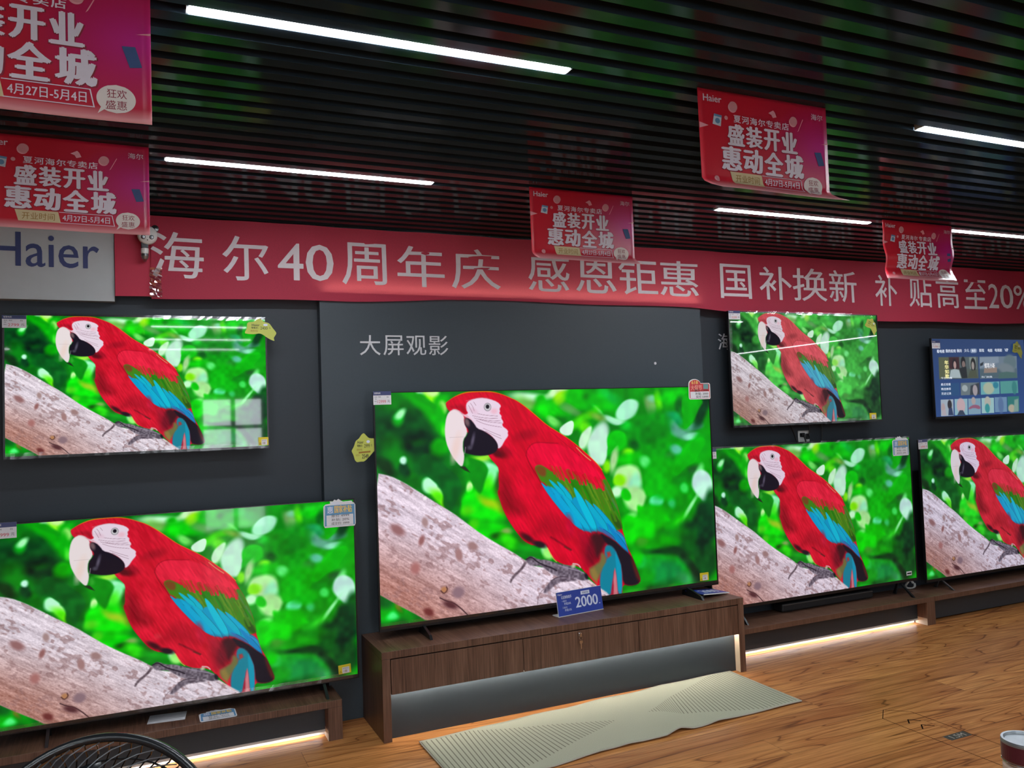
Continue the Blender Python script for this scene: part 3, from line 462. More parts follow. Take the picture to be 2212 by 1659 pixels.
PARROT = ast.literal_eval('''{'leaves':[[[[867,241],[880,208],[918,175],[976,143],[984,169],[949,211],[909,239],[880,253]],[0,166,5],4],[[[754,150],[763,114],[804,89],[844,108],[862,136],[828,153],[787,165]],[0,120,12],10],[[[645,180],[666,142],[700,119],[711,135],[683,164]],[0,182,10],5],[[[915,12],[959,36],[983,46],[945,89],[916,122],[909,102],[906,51]],[0,152,5],4],[[[757,257],[797,228],[838,226],[866,252],[851,285],[812,303],[764,302]],[0,170,8],7],[[[110,152],[147,159],[188,191],[213,223],[215,263],[197,306],[185,281],[161,255],[137,216],[117,182]],[0,84,24],4],[[[224,173],[260,170],[287,191],[293,218],[281,258],[266,253],[241,223]],[0,126,12],5],[[[499,115],[524,95],[543,89],[546,107],[534,136]],[205,235,222],2.5],[[[556,154],[571,125],[599,106],[606,113],[593,143],[567,165]],[195,235,205],4],[[[597,160],[614,122],[634,108],[656,130],[647,171],[630,208],[615,205]],[188,226,214],5],[[[668,365],[689,354],[710,353],[724,374],[707,399],[687,388]],[0,196,0],8],[[[727,326],[763,335],[809,359],[846,375],[803,390],[750,376]],[0,186,0],8],[[[969,372],[993,346],[1000,374],[996,438],[960,481],[930,455],[939,401]],[0,54,26],14],[[[119,4],[143,32],[164,41],[142,46],[110,27],[86,1]],[0,150,4],6],[[[227,176],[236,170],[244,187],[233,196]],[40,150,40],5]],'bg':[[47,96,100,82,0,[0,70,22],40],[39,18,52,18,25,[0,120,8],25],[110,29,78,12,38,[0,150,4],18],[130,46,80,14,48,[0,170,0],18],[100,90,33,12,35,[0,60,20],18],[107,130,47,37,10,[0,38,20],22],[17,72,30,11,20,[0,60,20],18],[103,122,18,9,0,[0,70,14],16],[35,134,29,29,0,[0,105,15],25],[54,63,14,18,10,[0,165,20],12],[60,53,14,10,-30,[165,245,185],8],[139,10,32,22,30,[140,235,30],10],[150,6,21,12,0,[195,240,150],8],[115,5,12,6,40,[175,240,210],6],[177,21,24,12,-25,[0,165,5],10],[178,39,15,18,20,[150,230,110],8],[171,69,19,40,-10,[0,170,5],14],[175,93,8,16,0,[80,225,60],10],[158,140,24,24,0,[0,165,0],16],[105,189,74,21,25,[0,130,10],18],[74,187,16,18,0,[0,55,25],9],[68,167,10,9,20,[190,235,228],5],[20,184,36,17,35,[8,38,14],12],[96,220,27,14,-40,[0,95,10],14],[125,188,46,23,40,[0,90,25],18],[263,216,40,52,-10,[0,135,10],14],[275,170,32,10,-10,[150,215,60],10],[301,194,27,9,25,[160,235,205],9],[302,218,16,27,10,[130,230,170],10],[295,242,14,25,0,[70,225,40],12],[238,239,12,15,-20,[195,240,165],6],[130,230,19,21,0,[175,242,205],6],[150,253,23,12,40,[190,240,190],6],[160,269,37,12,40,[80,225,10],10],[185,293,23,8,45,[150,225,0],8],[276,288,66,40,20,[0,215,0],18],[298,285,35,10,40,[150,190,30],12],[238,297,20,12,0,[70,190,20],14],[181,229,63,19,62,[0,82,24],8],[167,200,52,22,45,[0,80,28],14],[194,278,24,35,-10,[0,92,18],9],[204,242,19,40,-5,[0,95,10],10],[413,16,53,13,5,[200,240,222],12],[407,30,33,15,20,[110,185,80],16],[445,21,14,13,0,[0,170,0],12],[451,54,26,19,40,[0,215,0],14],[503,7,39,13,-10,[200,242,190],8],[512,22,27,13,-20,[150,228,0],9],[563,25,40,32,0,[0,190,0],22],[593,21,15,15,0,[0,125,5],16],[489,49,39,19,20,[0,200,0],18],[540,55,37,13,35,[80,150,75],14],[637,42,51,31,0,[0,180,10],22],[664,23,31,15,20,[0,165,50],18],[716,60,39,24,-20,[165,232,205],5],[671,87,34,11,5,[165,232,200],5],[621,64,15,4,45,[110,225,130],6],[793,57,19,34,-20,[110,170,95],14],[799,35,14,11,0,[120,205,160],12],[820,40,11,25,-10,[90,215,0],12],[876,23,50,14,-10,[0,195,5],14],[896,51,17,25,10,[0,95,20],14],[875,87,31,20,20,[20,150,85],14],[871,118,25,14,35,[90,170,155],14],[903,133,42,16,20,[85,145,135],14],[949,114,26,14,-15,[85,150,140],12],[942,146,29,12,5,[140,220,195],7],[974,69,17,60,25,[0,55,25],14],[486,87,26,13,35,[110,220,100],10],[573,88,50,13,-30,[60,205,0],14],[620,83,23,9,25,[110,160,60],12],[677,111,34,13,15,[0,110,15],12],[622,153,31,60,22,[185,225,212],9],[583,136,15,28,35,[195,235,200],7],[579,108,18,13,0,[90,215,20],12],[683,147,31,33,35,[0,190,5],9],[662,170,26,11,-20,[0,175,15],8],[711,104,16,11,0,[0,190,40],12],[790,115,69,45,0,[0,130,15],26],[737,158,15,20,-30,[0,70,15],14],[718,184,16,15,0,[110,215,10],12],[714,201,34,15,0,[0,185,0],16],[769,213,20,13,30,[90,225,120],10],[813,175,44,29,0,[0,140,10],24],[847,210,19,20,-30,[40,95,50],16],[873,182,21,16,10,[80,165,150],12],[922,198,50,30,-50,[0,175,5],10],[969,168,28,37,10,[0,150,10],16],[939,245,31,14,-25,[30,95,40],16],[640,212,15,15,-20,[120,225,20],10],[671,199,15,34,20,[165,215,150],12],[712,250,44,32,0,[175,225,160],12],[686,259,20,16,0,[125,225,0],10],[735,266,18,26,10,[150,232,190],12],[733,310,36,37,30,[165,225,150],12],[677,289,20,15,-10,[190,238,200],10],[707,298,14,16,15,[0,190,0],6],[836,257,69,56,0,[0,165,5],26],[876,237,19,36,10,[0,175,5],16],[891,265,33,20,0,[0,130,15],20],[955,253,11,28,25,[110,220,130],8],[962,283,33,41,8,[185,222,222],6],[966,316,13,18,0,[185,225,220],6],[903,293,14,14,0,[60,210,90],10],[985,329,17,34,10,[0,75,20],12],[806,314,22,24,10,[90,215,165],10],[857,327,14,13,0,[50,185,100],12],[834,300,38,18,0,[0,170,10],18],[914,344,39,6,-45,[140,235,160],5],[868,382,33,13,-35,[40,190,30],14],[768,358,10,8,0,[100,225,160],6],[715,358,18,11,-10,[110,220,110],10],[791,357,42,25,0,[0,180,0],20],[776,387,50,11,10,[20,190,0],14],[736,393,58,32,0,[0,200,0],18],[748,429,18,13,0,[60,150,40],14],[710,408,23,26,0,[0,215,0],14],[966,371,37,41,10,[0,55,25],20],[939,401,70,27,0,[0,50,22],22],[855,412,44,22,0,[0,120,10],20],[922,450,62,43,0,[0,75,18],26],[814,435,49,15,0,[10,150,10],16],[959,503,45,58,0,[4,62,22],24],[804,461,43,7,8,[0,45,18],10],[863,471,41,14,15,[5,50,20],14],[894,501,48,14,40,[10,45,22],14],[926,541,39,14,45,[12,32,18],12],[745,479,19,15,0,[45,185,85],12],[727,471,24,17,0,[0,200,0],16],[797,489,38,18,0,[10,150,40],18],[823,523,59,31,0,[15,130,60],24],[889,546,31,13,20,[50,150,85],16],[753,522,29,19,0,[15,150,25],16],[789,557,58,11,-8,[10,75,25],14],[702,558,31,11,0,[10,165,30],12],[24,530,39,28,0,[0,170,15],16],[31,544,12,11,0,[80,240,130],10],[15,504,27,15,25,[0,95,25],14],[63,541,23,13,30,[0,140,15],12],[48,525,6,13,-25,[100,110,30],7],[291,362,57,33,10,[0,195,0],18],[254,333,13,14,0,[60,200,20],12],[339,365,16,10,0,[130,170,90],12],[310,376,16,8,0,[20,90,15],10],[347,394,30,16,30,[40,205,10],12],[413,417,46,10,15,[10,150,25],12],[447,422,14,14,0,[150,230,170],9],[457,435,19,15,30,[150,230,120],8]],'branch':[[-4,193],[33,202],[67,220],[103,244],[143,272],[195,306],[226,331],[268,364],[312,393],[355,419],[389,443],[422,465],[496,473],[574,513],[600,533],[639,561],[643,574],[348,602],[117,565],[93,546],[54,522],[25,503],[-12,478]],'rim':[[185,29],[207,14],[235,4],[260,2],[304,2],[335,9],[359,19],[382,29],[411,49],[434,68],[464,94],[499,115],[536,138],[567,163],[596,188],[615,206],[629,222]],'layers':[['p',[[183,29],[191,23],[207,14],[235,5],[260,3],[304,3],[335,9],[359,19],[382,29],[411,50],[434,69],[464,94],[499,115],[536,138],[567,163],[596,188],[615,207],[629,223],[639,245],[652,268],[659,285],[668,308],[678,337],[681,355],[684,371],[687,391],[693,411],[700,438],[710,456],[716,470],[724,492],[731,511],[740,535],[729,543],[703,545],[680,538],[678,568],[613,564],[605,538],[572,502],[548,474],[508,469],[480,455],[468,441],[451,410],[443,407],[413,408],[391,396],[377,382],[364,365],[349,343],[339,326],[328,300],[324,287],[316,262],[322,252],[321,226],[323,201],[313,188],[302,177],[293,163],[255,124],[193,51],[185,41]],[212,18,44],1.6],['p',[[327,216],[347,235],[359,261],[374,291],[396,325],[337,319],[316,264],[324,252]],[150,12,30],20],['p',[[445,330],[482,335],[508,356],[520,395],[499,397],[452,376],[380,381],[402,393]],[172,12,34],22],['e',[398,386],22,7,35,[60,14,24],5],['e',[432,406],20,8,20,[35,20,30],4],['e',[334,158],26,14,20,[150,12,32],8],['e',[402,118],30,12,-10,[170,14,36],9],['e',[320,162],18,9,25,[90,10,22],6],['p',[[402,168],[406,154],[419,143],[438,139],[462,141],[500,146],[540,164],[573,189],[604,217],[638,243],[627,270],[593,253],[554,236],[518,227],[473,207],[428,207],[415,194]],[232,32,62],4],['l',[[401,172],[405,156],[419,142],[438,138],[462,141],[497,144]],2.2,[170,14,36],2.5],['l',[[402,172],[412,198],[430,224],[445,252]],2.2,[150,14,30],2.5],['l',[[477,112],[503,133],[533,157],[561,180]],1.6,[175,20,40],2],['l',[[553,158],[574,179],[595,195]],2.2,[225,170,110],2.5],['p',[[424,203],[440,197],[459,207],[482,223],[497,217],[518,227],[522,211],[540,228],[559,234],[583,248],[602,260],[619,274],[625,256],[639,245],[652,268],[659,285],[668,308],[678,337],[685,366],[688,384],[672,391],[659,386],[647,376],[638,367],[609,324],[600,316],[590,318],[576,302],[559,281],[538,273],[523,268],[495,252],[480,267],[457,253],[452,246],[443,243],[434,226]],[66,132,22],3],['p',[[426,205],[440,199],[459,209],[458,230],[444,229],[432,218]],[120,70,30],5],['p',[[521,214],[537,228],[558,251],[569,288],[571,305],[552,291],[529,264]],[40,128,14],5],['p',[[625,264],[638,256],[654,279],[668,312],[677,339],[654,337],[636,301]],[70,128,60],5],['p',[[649,337],[666,347],[683,371],[687,388],[672,387],[658,369]],[40,80,20],5],['p',[[590,318],[609,324],[638,367],[657,386],[647,383],[623,357]],[30,150,20],4],['l',[[526,263],[540,287],[548,309]],5.747834435192943,[96,142,30],4],['l',[[566,274],[580,298],[589,320]],3.0395039746646226,[78,120,22],4],['l',[[619,263],[633,288],[642,310]],3.5752323119858986,[40,112,14],4],['l',[[606,279],[620,304],[629,326]],4.429059626098005,[78,120,22],4],['l',[[583,248],[597,273],[606,295]],5.60413592142989,[40,112,14],4],['l',[[579,287],[593,311],[601,334]],3.4781998192868437,[60,132,20],4],['l',[[634,251],[648,276],[657,298]],5.470711533699793,[60,132,20],4],['l',[[533,267],[546,292],[555,314]],5.142388450833607,[30,142,16],4],['l',[[637,276],[651,301],[661,323]],4.333863168152282,[78,120,22],4],['l',[[653,312],[667,337],[676,359]],3.10765989428689,[60,132,20],4],['l',[[561,251],[575,275],[584,297]],5.336917757093495,[30,142,16],4],['l',[[627,275],[641,300],[650,322]],4.722068205868688,[30,142,16],4],['l',[[572,263],[586,288],[594,310]],5.712605312543325,[40,112,14],4],['l',[[611,306],[625,331],[634,353]],5.972968934606445,[96,142,30],4],['l',[[589,250],[602,275],[611,297]],5.893898841927184,[96,142,30],4],['l',[[639,288],[653,313],[662,335]],4.898927714637098,[40,112,14],4],['l',[[646,269],[660,294],[669,316]],3.190381731435688,[60,132,20],4],['l',[[642,317],[656,342],[665,364]],4.032240602387383,[60,132,20],4],['l',[[507,282],[520,306],[529,328]],3.8816737404571864,[60,132,20],4],['l',[[624,305],[638,330],[647,352]],4.814965313997846,[60,132,20],4],['l',[[610,269],[624,294],[633,316]],3.9928624380570223,[78,120,22],4],['l',[[646,317],[660,342],[669,365]],3.7078546732330833,[78,120,22],4],['l',[[479,218],[492,242],[501,263]],4.799288426389802,[60,132,20],4],['l',[[483,231],[496,255],[505,277]],3.8748371961072188,[30,142,16],4],['l',[[534,274],[548,298],[556,320]],3.941491559748275,[96,142,30],4],['l',[[657,314],[672,339],[681,361]],4.1302536530884275,[30,142,16],4],['l',[[628,273],[642,298],[651,320]],5.042912510616952,[78,120,22],4],['l',[[515,289],[528,313],[537,335]],3.813901895981838,[78,120,22],4],['l',[[597,289],[611,314],[620,336]],4.312337278823494,[96,142,30],4],['l',[[523,246],[537,270],[545,292]],3.034372459092657,[96,142,30],4],['l',[[556,271],[570,296],[579,318]],4.129549688453926,[60,132,20],4],['l',[[574,245],[588,270],[597,292]],4.398751289090123,[96,142,30],4],['l',[[595,264],[609,289],[618,311]],5.214102867756103,[96,142,30],4],['l',[[478,221],[491,245],[500,267]],5.889916741158772,[60,132,20],4],['l',[[526,257],[539,281],[548,303]],4.8043640103941865,[78,120,22],4],['l',[[507,235],[520,259],[529,281]],5.531522838673476,[96,142,30],4],['l',[[537,281],[550,306],[559,328]],5.316820237332363,[60,132,20],4],['l',[[492,257],[505,281],[514,303]],3.930050086230279,[40,112,14],4],['l',[[530,281],[544,305],[553,327]],3.9833592963381337,[40,112,14],4],['l',[[603,286],[616,310],[625,333]],3.3055250778956147,[60,132,20],4],['l',[[534,250],[548,275],[557,297]],4.315292197684161,[40,112,14],4],['l',[[620,257],[634,282],[643,304]],5.226209647586176,[96,142,30],4],['l',[[523,264],[537,288],[546,310]],3.6750835281686545,[96,142,30],4],['l',[[506,258],[520,282],[528,304]],3.945422682317582,[40,112,14],4],['l',[[628,286],[642,311],[651,333]],4.020329001707429,[96,142,30],4],['l',[[613,250],[627,274],[636,297]],4.035848414662794,[78,120,22],4],['l',[[471,200],[480,216],[483,224]],5.381585773452494,[196,34,44],3],['l',[[477,204],[487,223],[491,233]],3.87119627192105,[170,62,34],3],['l',[[483,205],[494,226],[499,239]],3.4679935768150774,[222,32,56],3],['l',[[489,207],[500,228],[504,240]],4.867981441026486,[170,62,34],3],['l',[[495,209],[506,230],[511,243]],5.782131643234015,[222,32,56],3],['l',[[501,208],[510,226],[514,235]],5.260141380049002,[170,62,34],3],['l',[[507,213],[516,229],[519,237]],4.023206142105999,[222,32,56],3],['l',[[513,217],[524,238],[529,250]],5.912892407633614,[222,32,56],3],['l',[[520,218],[527,233],[529,239]],5.710827845401026,[170,62,34],3],['l',[[526,218],[534,234],[537,241]],5.650680495046261,[196,34,44],3],['l',[[532,220],[539,235],[541,240]],5.235894801932885,[222,32,56],3],['l',[[538,222],[546,238],[549,245]],3.0595351947463483,[170,62,34],3],['l',[[544,223],[555,245],[560,257]],4.836491728877737,[196,34,44],3],['l',[[550,223],[562,245],[567,258]],4.622942167755905,[222,32,56],3],['l',[[557,226],[565,242],[567,249]],4.6039111216583315,[222,32,56],3],['l',[[563,227],[573,247],[578,259]],5.765299533820896,[222,32,56],3],['l',[[569,233],[576,247],[578,253]],4.885821630900248,[196,34,44],3],['l',[[575,230],[584,246],[587,254]],3.8057583336104996,[170,62,34],3],['l',[[581,235],[589,249],[591,255]],3.969348500143684,[222,32,56],3],['l',[[588,239],[598,259],[603,271]],3.1385545609435344,[222,32,56],3],['l',[[594,235],[605,257],[611,271]],5.563346804217679,[222,32,56],3],['l',[[600,240],[610,258],[613,268]],3.471124969003643,[222,32,56],3],['l',[[607,241],[617,260],[621,271]],4.759839362743159,[196,34,44],3],['l',[[613,242],[624,264],[630,278]],4.286098974729069,[222,32,56],3],['l',[[619,246],[629,266],[634,277]],4.140714186324761,[222,32,56],3],['l',[[625,248],[633,263],[635,269]],4.382453544537013,[170,62,34],3],['p',[[466,260],[495,266],[527,298],[555,321],[589,332],[550,338],[503,300]],[10,150,200],6],['p',[[457,253],[478,261],[504,280],[527,298],[547,287],[561,305],[580,321],[604,323],[638,363],[662,386],[681,397],[693,412],[702,453],[685,439],[658,413],[612,386],[587,388],[565,382],[537,358],[502,315],[470,277],[457,266]],[8,152,196],3],['p',[[442,247],[466,283],[504,330],[534,362],[557,379],[558,378],[547,354],[519,320],[478,275],[445,245]],[4,156,204],1.6],['l',[[478,275],[519,320],[547,354],[558,378]],1.1,[2,96,126],1.8],['p',[[470,259],[489,293],[521,337],[547,368],[566,384],[568,384],[559,362],[535,329],[500,286],[473,257]],[8,166,210],1.6],['l',[[500,286],[535,329],[559,362],[568,384]],1.1,[4,102,130],1.8],['p',[[502,278],[519,309],[547,349],[570,376],[588,391],[590,390],[582,370],[562,341],[531,302],[506,276]],[9,174,208],1.6],['l',[[531,302],[562,341],[582,370],[590,390]],1.1,[5,107,128],1.8],['p',[[489,246],[497,261],[511,281],[523,294],[534,299],[535,298],[533,288],[523,274],[506,255],[492,244]],[12,178,204],1.6],['l',[[506,255],[523,274],[533,288],[535,298]],1.1,[7,110,126],1.8],['p',[[466,240],[475,253],[490,270],[502,281],[513,285],[514,284],[510,275],[499,263],[482,248],[468,238]],[14,180,204],1.6],['l',[[482,248],[499,263],[510,275],[514,284]],1.1,[8,111,126],1.8],['p',[[596,313],[610,338],[635,370],[654,392],[671,403],[672,402],[666,385],[649,362],[621,331],[599,311]],[12,166,204],1.6],['l',[[621,331],[649,362],[666,385],[672,402]],1.1,[7,102,126],1.8],['p',[[572,300],[584,325],[607,357],[625,379],[641,389],[642,388],[638,372],[622,349],[596,318],[575,298]],[9,170,200],1.6],['l',[[596,318],[622,349],[638,372],[642,388]],1.1,[5,105,124],1.8],['p',[[538,266],[549,299],[570,344],[588,375],[605,391],[607,391],[605,369],[590,337],[565,293],[543,264]],[12,188,214],1.6],['l',[[565,293],[590,337],[605,369],[607,391]],1.1,[7,116,132],1.8],['p',[[611,376],[622,388],[639,403],[653,412],[663,416],[663,415],[658,407],[646,396],[627,383],[613,375]],[40,122,188],1.6],['l',[[627,383],[646,396],[658,407],[663,415]],1.1,[24,75,116],1.8],['p',[[636,368],[649,391],[671,422],[688,444],[703,455],[704,454],[699,438],[683,416],[659,386],[639,366]],[22,130,192],1.6],['l',[[659,386],[683,416],[699,438],[704,454]],1.1,[13,80,119],1.8],['p',[[656,386],[664,395],[676,405],[685,412],[692,415],[693,415],[689,409],[680,401],[667,392],[657,385]],[50,140,200],1.6],['l',[[667,392],[680,401],[689,409],[693,415]],1.1,[31,86,124],1.8],['p',[[543,380],[567,387],[591,391],[611,388],[658,416],[635,427],[619,447],[615,472],[592,479],[563,486],[555,441]],[158,16,38],16],['p',[[586,393],[611,390],[635,414],[625,430],[614,447],[603,463],[585,427]],[62,18,26],9],['p',[[609,388],[658,415],[685,440],[703,454],[716,470],[726,497],[739,533],[729,544],[703,545],[682,537],[679,492],[667,458],[657,439],[635,425]],[24,18,30],4],['p',[[710,463],[719,481],[731,511],[739,533],[729,532],[716,496]],[92,32,26],7],['p',[[616,443],[633,455],[632,483],[617,496],[600,520],[581,507],[577,486],[598,475],[613,468]],[110,110,62],7],['p',[[631,427],[647,428],[662,443],[670,465],[679,492],[678,565],[664,566],[661,512],[656,490],[649,536],[642,566],[611,558],[608,521],[614,494],[635,466],[626,448]],[22,128,150],4],['p',[[659,442],[670,465],[679,492],[678,561],[667,564],[663,505]],[16,150,180],3],['p',[[634,446],[644,445],[648,456],[636,462]],[160,60,60],4],['p',[[658,491],[661,512],[664,566],[643,566],[649,536]],[205,120,128],3],['p',[[650,519],[652,537],[650,566],[641,565],[645,542]],[165,36,60],3],['p',[[579,484],[592,479],[604,505],[600,526],[588,512]],[140,120,62],6],['l',[[466,390],[489,405],[524,429]],4,[120,14,30],6],['l',[[505,419],[524,429]],3,[90,40,30],4],['e',[524,366],10,26,-10,[196,24,56],9],['e',[584,444],14,30,0,[120,14,34],10],['l',[[455,418],[468,445],[480,456]],2,[235,170,80],3],['p',[[435,450],[463,457],[496,472],[531,487],[574,514],[600,533],[639,561],[643,579],[430,565]],[205,192,188],3],['n',[[389,443],[397,435],[407,433],[428,445],[449,447],[477,458],[508,468],[527,472],[548,485],[565,495],[573,510],[561,516],[537,507],[506,499],[483,495],[469,488],[453,477],[435,463],[413,460],[400,457]],[110,100,112],2.5,34],['n',[[504,496],[547,511],[518,512],[494,510],[475,515],[458,526],[450,533],[436,534],[444,519],[459,505],[480,496]],[112,100,112],3,34],['n',[[389,443],[395,448],[383,463],[372,472],[353,486],[345,498],[341,491],[353,476],[374,462]],[112,96,104],2.5,30],['l',[[391,441],[407,435],[423,451],[449,464]],3.2,[36,30,40],2.5],['l',[[449,464],[462,469],[479,479]],3.5,[38,30,42],3],['l',[[461,504],[483,495],[509,499]],2,[58,48,60],2.5],['e',[568,504],5,9,-20,[24,22,34],3],['l',[[484,465],[507,474],[543,486],[560,494]],2,[156,146,164],2.5],['l',[[446,520],[431,528],[422,541],[419,560]],1.6,[130,110,118],2.5],['l',[[529,466],[544,469],[551,478]],3,[226,190,196],3],['e',[530,472],6,5,0,[190,190,160],4],['l',[[576,515],[595,532],[619,552]],2.5,[222,190,182],3],['p',[[238,32],[248,23],[277,17],[303,21],[325,29],[336,40],[330,47],[332,54],[329,59],[336,66],[334,72],[341,82],[335,91],[353,104],[351,112],[353,118],[342,130],[332,146],[322,151],[321,139],[313,125],[300,112],[278,101],[263,98],[255,78],[242,63],[231,61],[244,57],[237,47]],[233,214,228],1.8],['p',[[197,44],[215,46],[234,60],[255,71],[263,96],[246,71],[233,65],[219,52]],[238,200,212],2],['e',[315,53],9,7,0,[236,190,204],5],['e',[258,51],12,6,30,[228,196,212],5],['p',[[193,50],[204,45],[217,47],[232,63],[231,79],[239,99],[237,111],[227,123],[225,147],[229,161],[227,178],[223,190],[216,189],[202,172],[190,152],[181,129],[178,101],[181,75],[186,59]],[235,222,222],2],['e',[207,142],10,34,15,[236,212,204],8],['l',[[191,116],[210,116],[229,116]],0.8,[205,190,190],1.2],['p',[[235,67],[248,71],[259,84],[266,96],[285,103],[304,116],[317,129],[323,142],[321,152],[311,161],[293,166],[265,166],[241,160],[230,156],[227,139],[229,123],[239,111],[243,99],[233,87],[232,77]],[22,16,30],2],['e',[239,79],6,11,-20,[112,88,92],4],['e',[253,126],4,16,15,[92,86,104],4],['e',[244,144],6,5,0,[70,66,80],4],['l',[[233,142],[230,158]],1.5,[150,145,150],2],['p',[[215,191],[229,190],[236,197],[243,207],[229,201]],[30,46,26],2],['p',[[190,39],[215,44],[232,59],[237,49],[234,34],[215,34]],[168,14,34],7],['e',[297,42],10,10.5,0,[118,112,118],1.2],['e',[297,42],8.6,9,0,[206,204,206],1.2],['e',[297,41],5,5.4,0,[18,14,24],1.6],['l',[[238,25],[259,20],[281,17],[303,20]],1,[190,120,130],1.4],['l',[[259,69],[279,75],[301,81],[338,85]],0.8,[132,96,112],1.1],['l',[[264,75],[283,84],[305,90],[334,95]],0.8,[132,96,112],1.1],['l',[[255,63],[275,68],[297,71],[324,72]],0.8,[132,96,112],1.1],['l',[[269,58],[290,63],[324,66]],0.8,[132,96,112],1.1],['l',[[272,72],[297,77],[332,79]],0.8,[132,96,112],1.1],['l',[[283,96],[304,106],[331,117]],0.8,[132,96,112],1.1],['l',[[289,103],[313,116],[333,125]],0.8,[132,96,112],1.1],['l',[[245,37],[249,45],[255,57]],0.8,[132,96,112],1.1],['l',[[250,31],[256,39],[260,51]],0.8,[132,96,112],1.1],['l',[[259,28],[265,37]],0.8,[132,96,112],1.1]],'knots':[['e',[164,493],9,8,0,[182,128,88],4],['l',[[155,494],[163,503],[173,494],[170,486]],2.5,[70,40,44],3],['l',[[152,511],[169,521],[187,527],[204,541],[225,563]],2.6,[52,28,34],2.5],['e',[179,532],20,8,25,[86,46,50],5],['e',[201,503],16,14,0,[140,112,120],6],['e',[122,542],14,9,30,[110,50,48],5],['e',[49,335],20,11,35,[150,105,105],6],['e',[109,366],7,13,20,[150,100,98],4],['e',[244,392],15,9,30,[160,126,124],4],['e',[206,411],9,16,-10,[164,124,122],4],['e',[119,322],8,12,-10,[168,138,136],4],['e',[91,432],12,14,0,[170,112,108],7],['e',[121,263],5,5,0,[245,240,240],2]]}''')
HOME = ast.literal_eval('''[['p',[[64,134],[478,131],[471,289],[60,290]],[96,110,104],1.5],['p',[[64,134],[168,133],[162,288],[60,290]],[105,112,88],6],['p',[[168,133],[276,132],[275,219],[168,218]],[72,44,52],6],['p',[[276,132],[478,131],[473,220],[276,214]],[98,112,116],5],['p',[[381,134],[453,132],[453,220],[384,219]],[150,165,160],6],['e',[224,186],24,42,0,[36,34,44],4],['e',[227,190],15,28,0,[205,170,165],3],['p',[[163,283],[181,227],[221,218],[268,226],[286,285]],[196,214,220],4],['e',[316,172],25,42,0,[34,36,44],4],['e',[319,186],17,26,0,[150,130,126],3],['p',[[269,214],[345,200],[351,285],[296,287]],[46,52,58],4],['e',[421,191],27,52,0,[40,42,46],4],['e',[417,196],15,30,0,[178,170,165],3],['p',[[351,285],[383,234],[445,225],[461,286]],[92,100,84],4],['p',[[494,132],[907,125],[899,289],[485,292]],[126,146,166],1.5],['p',[[486,220],[898,218],[899,289],[485,292]],[92,116,130],8],['p',[[494,132],[700,129],[703,173],[486,215]],[150,168,188],8],['p',[[494,182],[534,168],[525,192],[496,201]],[52,62,74],4],['p',[[537,216],[678,209],[675,248],[530,251]],[170,150,140],4],['e',[826,174],70,60,0,[112,136,146],12],['e',[785,222],90,40,10,[134,150,160],12],['p',[[685,294],[703,251],[783,242],[892,252],[899,289]],[88,124,122],6],['p',[[60,326],[260,319],[259,413],[60,413]],[52,96,148],1.5],['p',[[277,321],[475,319],[472,408],[272,411]],[124,140,148],1.5],['p',[[489,318],[694,315],[689,407],[485,410]],[124,196,206],1.5],['p',[[703,314],[901,311],[900,405],[700,407]],[98,176,172],1.5],['p',[[368,410],[380,342],[475,320],[472,408]],[70,78,90],5],['e',[425,376],26,40,0,[190,180,188],4],['e',[317,360],30,24,0,[188,202,206],4],['e',[573,364],60,44,0,[196,210,186],8],['e',[652,342],30,24,0,[60,150,176],6],['e',[859,364],28,50,0,[70,150,150],6],['p',[[61,437],[190,437],[184,555],[55,555]],[190,206,222],1.5],['p',[[203,436],[338,436],[332,553],[197,552]],[166,210,226],1.5],['p',[[346,436],[479,436],[473,551],[340,551]],[150,186,210],1.5],['p',[[488,435],[623,435],[617,547],[482,547]],[178,222,226],1.5],['p',[[631,432],[766,432],[760,543],[626,543]],[128,166,204],1.5],['p',[[773,430],[905,429],[899,538],[768,539]],[62,140,138],1.5],['e',[82,495],20,32,0,[206,186,190],4],['p',[[62,549],[71,513],[104,509],[111,553]],[206,196,206],4],['e',[150,475],22,34,0,[60,58,66],4],['p',[[130,551],[138,501],[171,497],[183,552]],[62,78,118],4],['e',[266,485],44,54,0,[226,196,204],6],['p',[[220,554],[250,518],[284,519],[308,554]],[70,84,110],4],['e',[401,453],22,28,0,[200,186,186],4],['p',[[346,501],[403,479],[471,491],[468,519],[401,503],[345,516]],[172,110,140],4],['e',[553,464],34,40,0,[206,206,196],6],['e',[546,511],26,34,0,[70,170,176],5],['e',[696,491],30,60,0,[106,136,184],8],['e',[816,519],40,30,0,[204,196,176],7],['p',[[851,456],[896,448],[890,545],[835,548]],[150,186,176],8],['p',[[404,70],[459,68],[471,77],[468,96],[456,102],[408,104],[398,96],[398,80]],[150,170,206],1]]''')
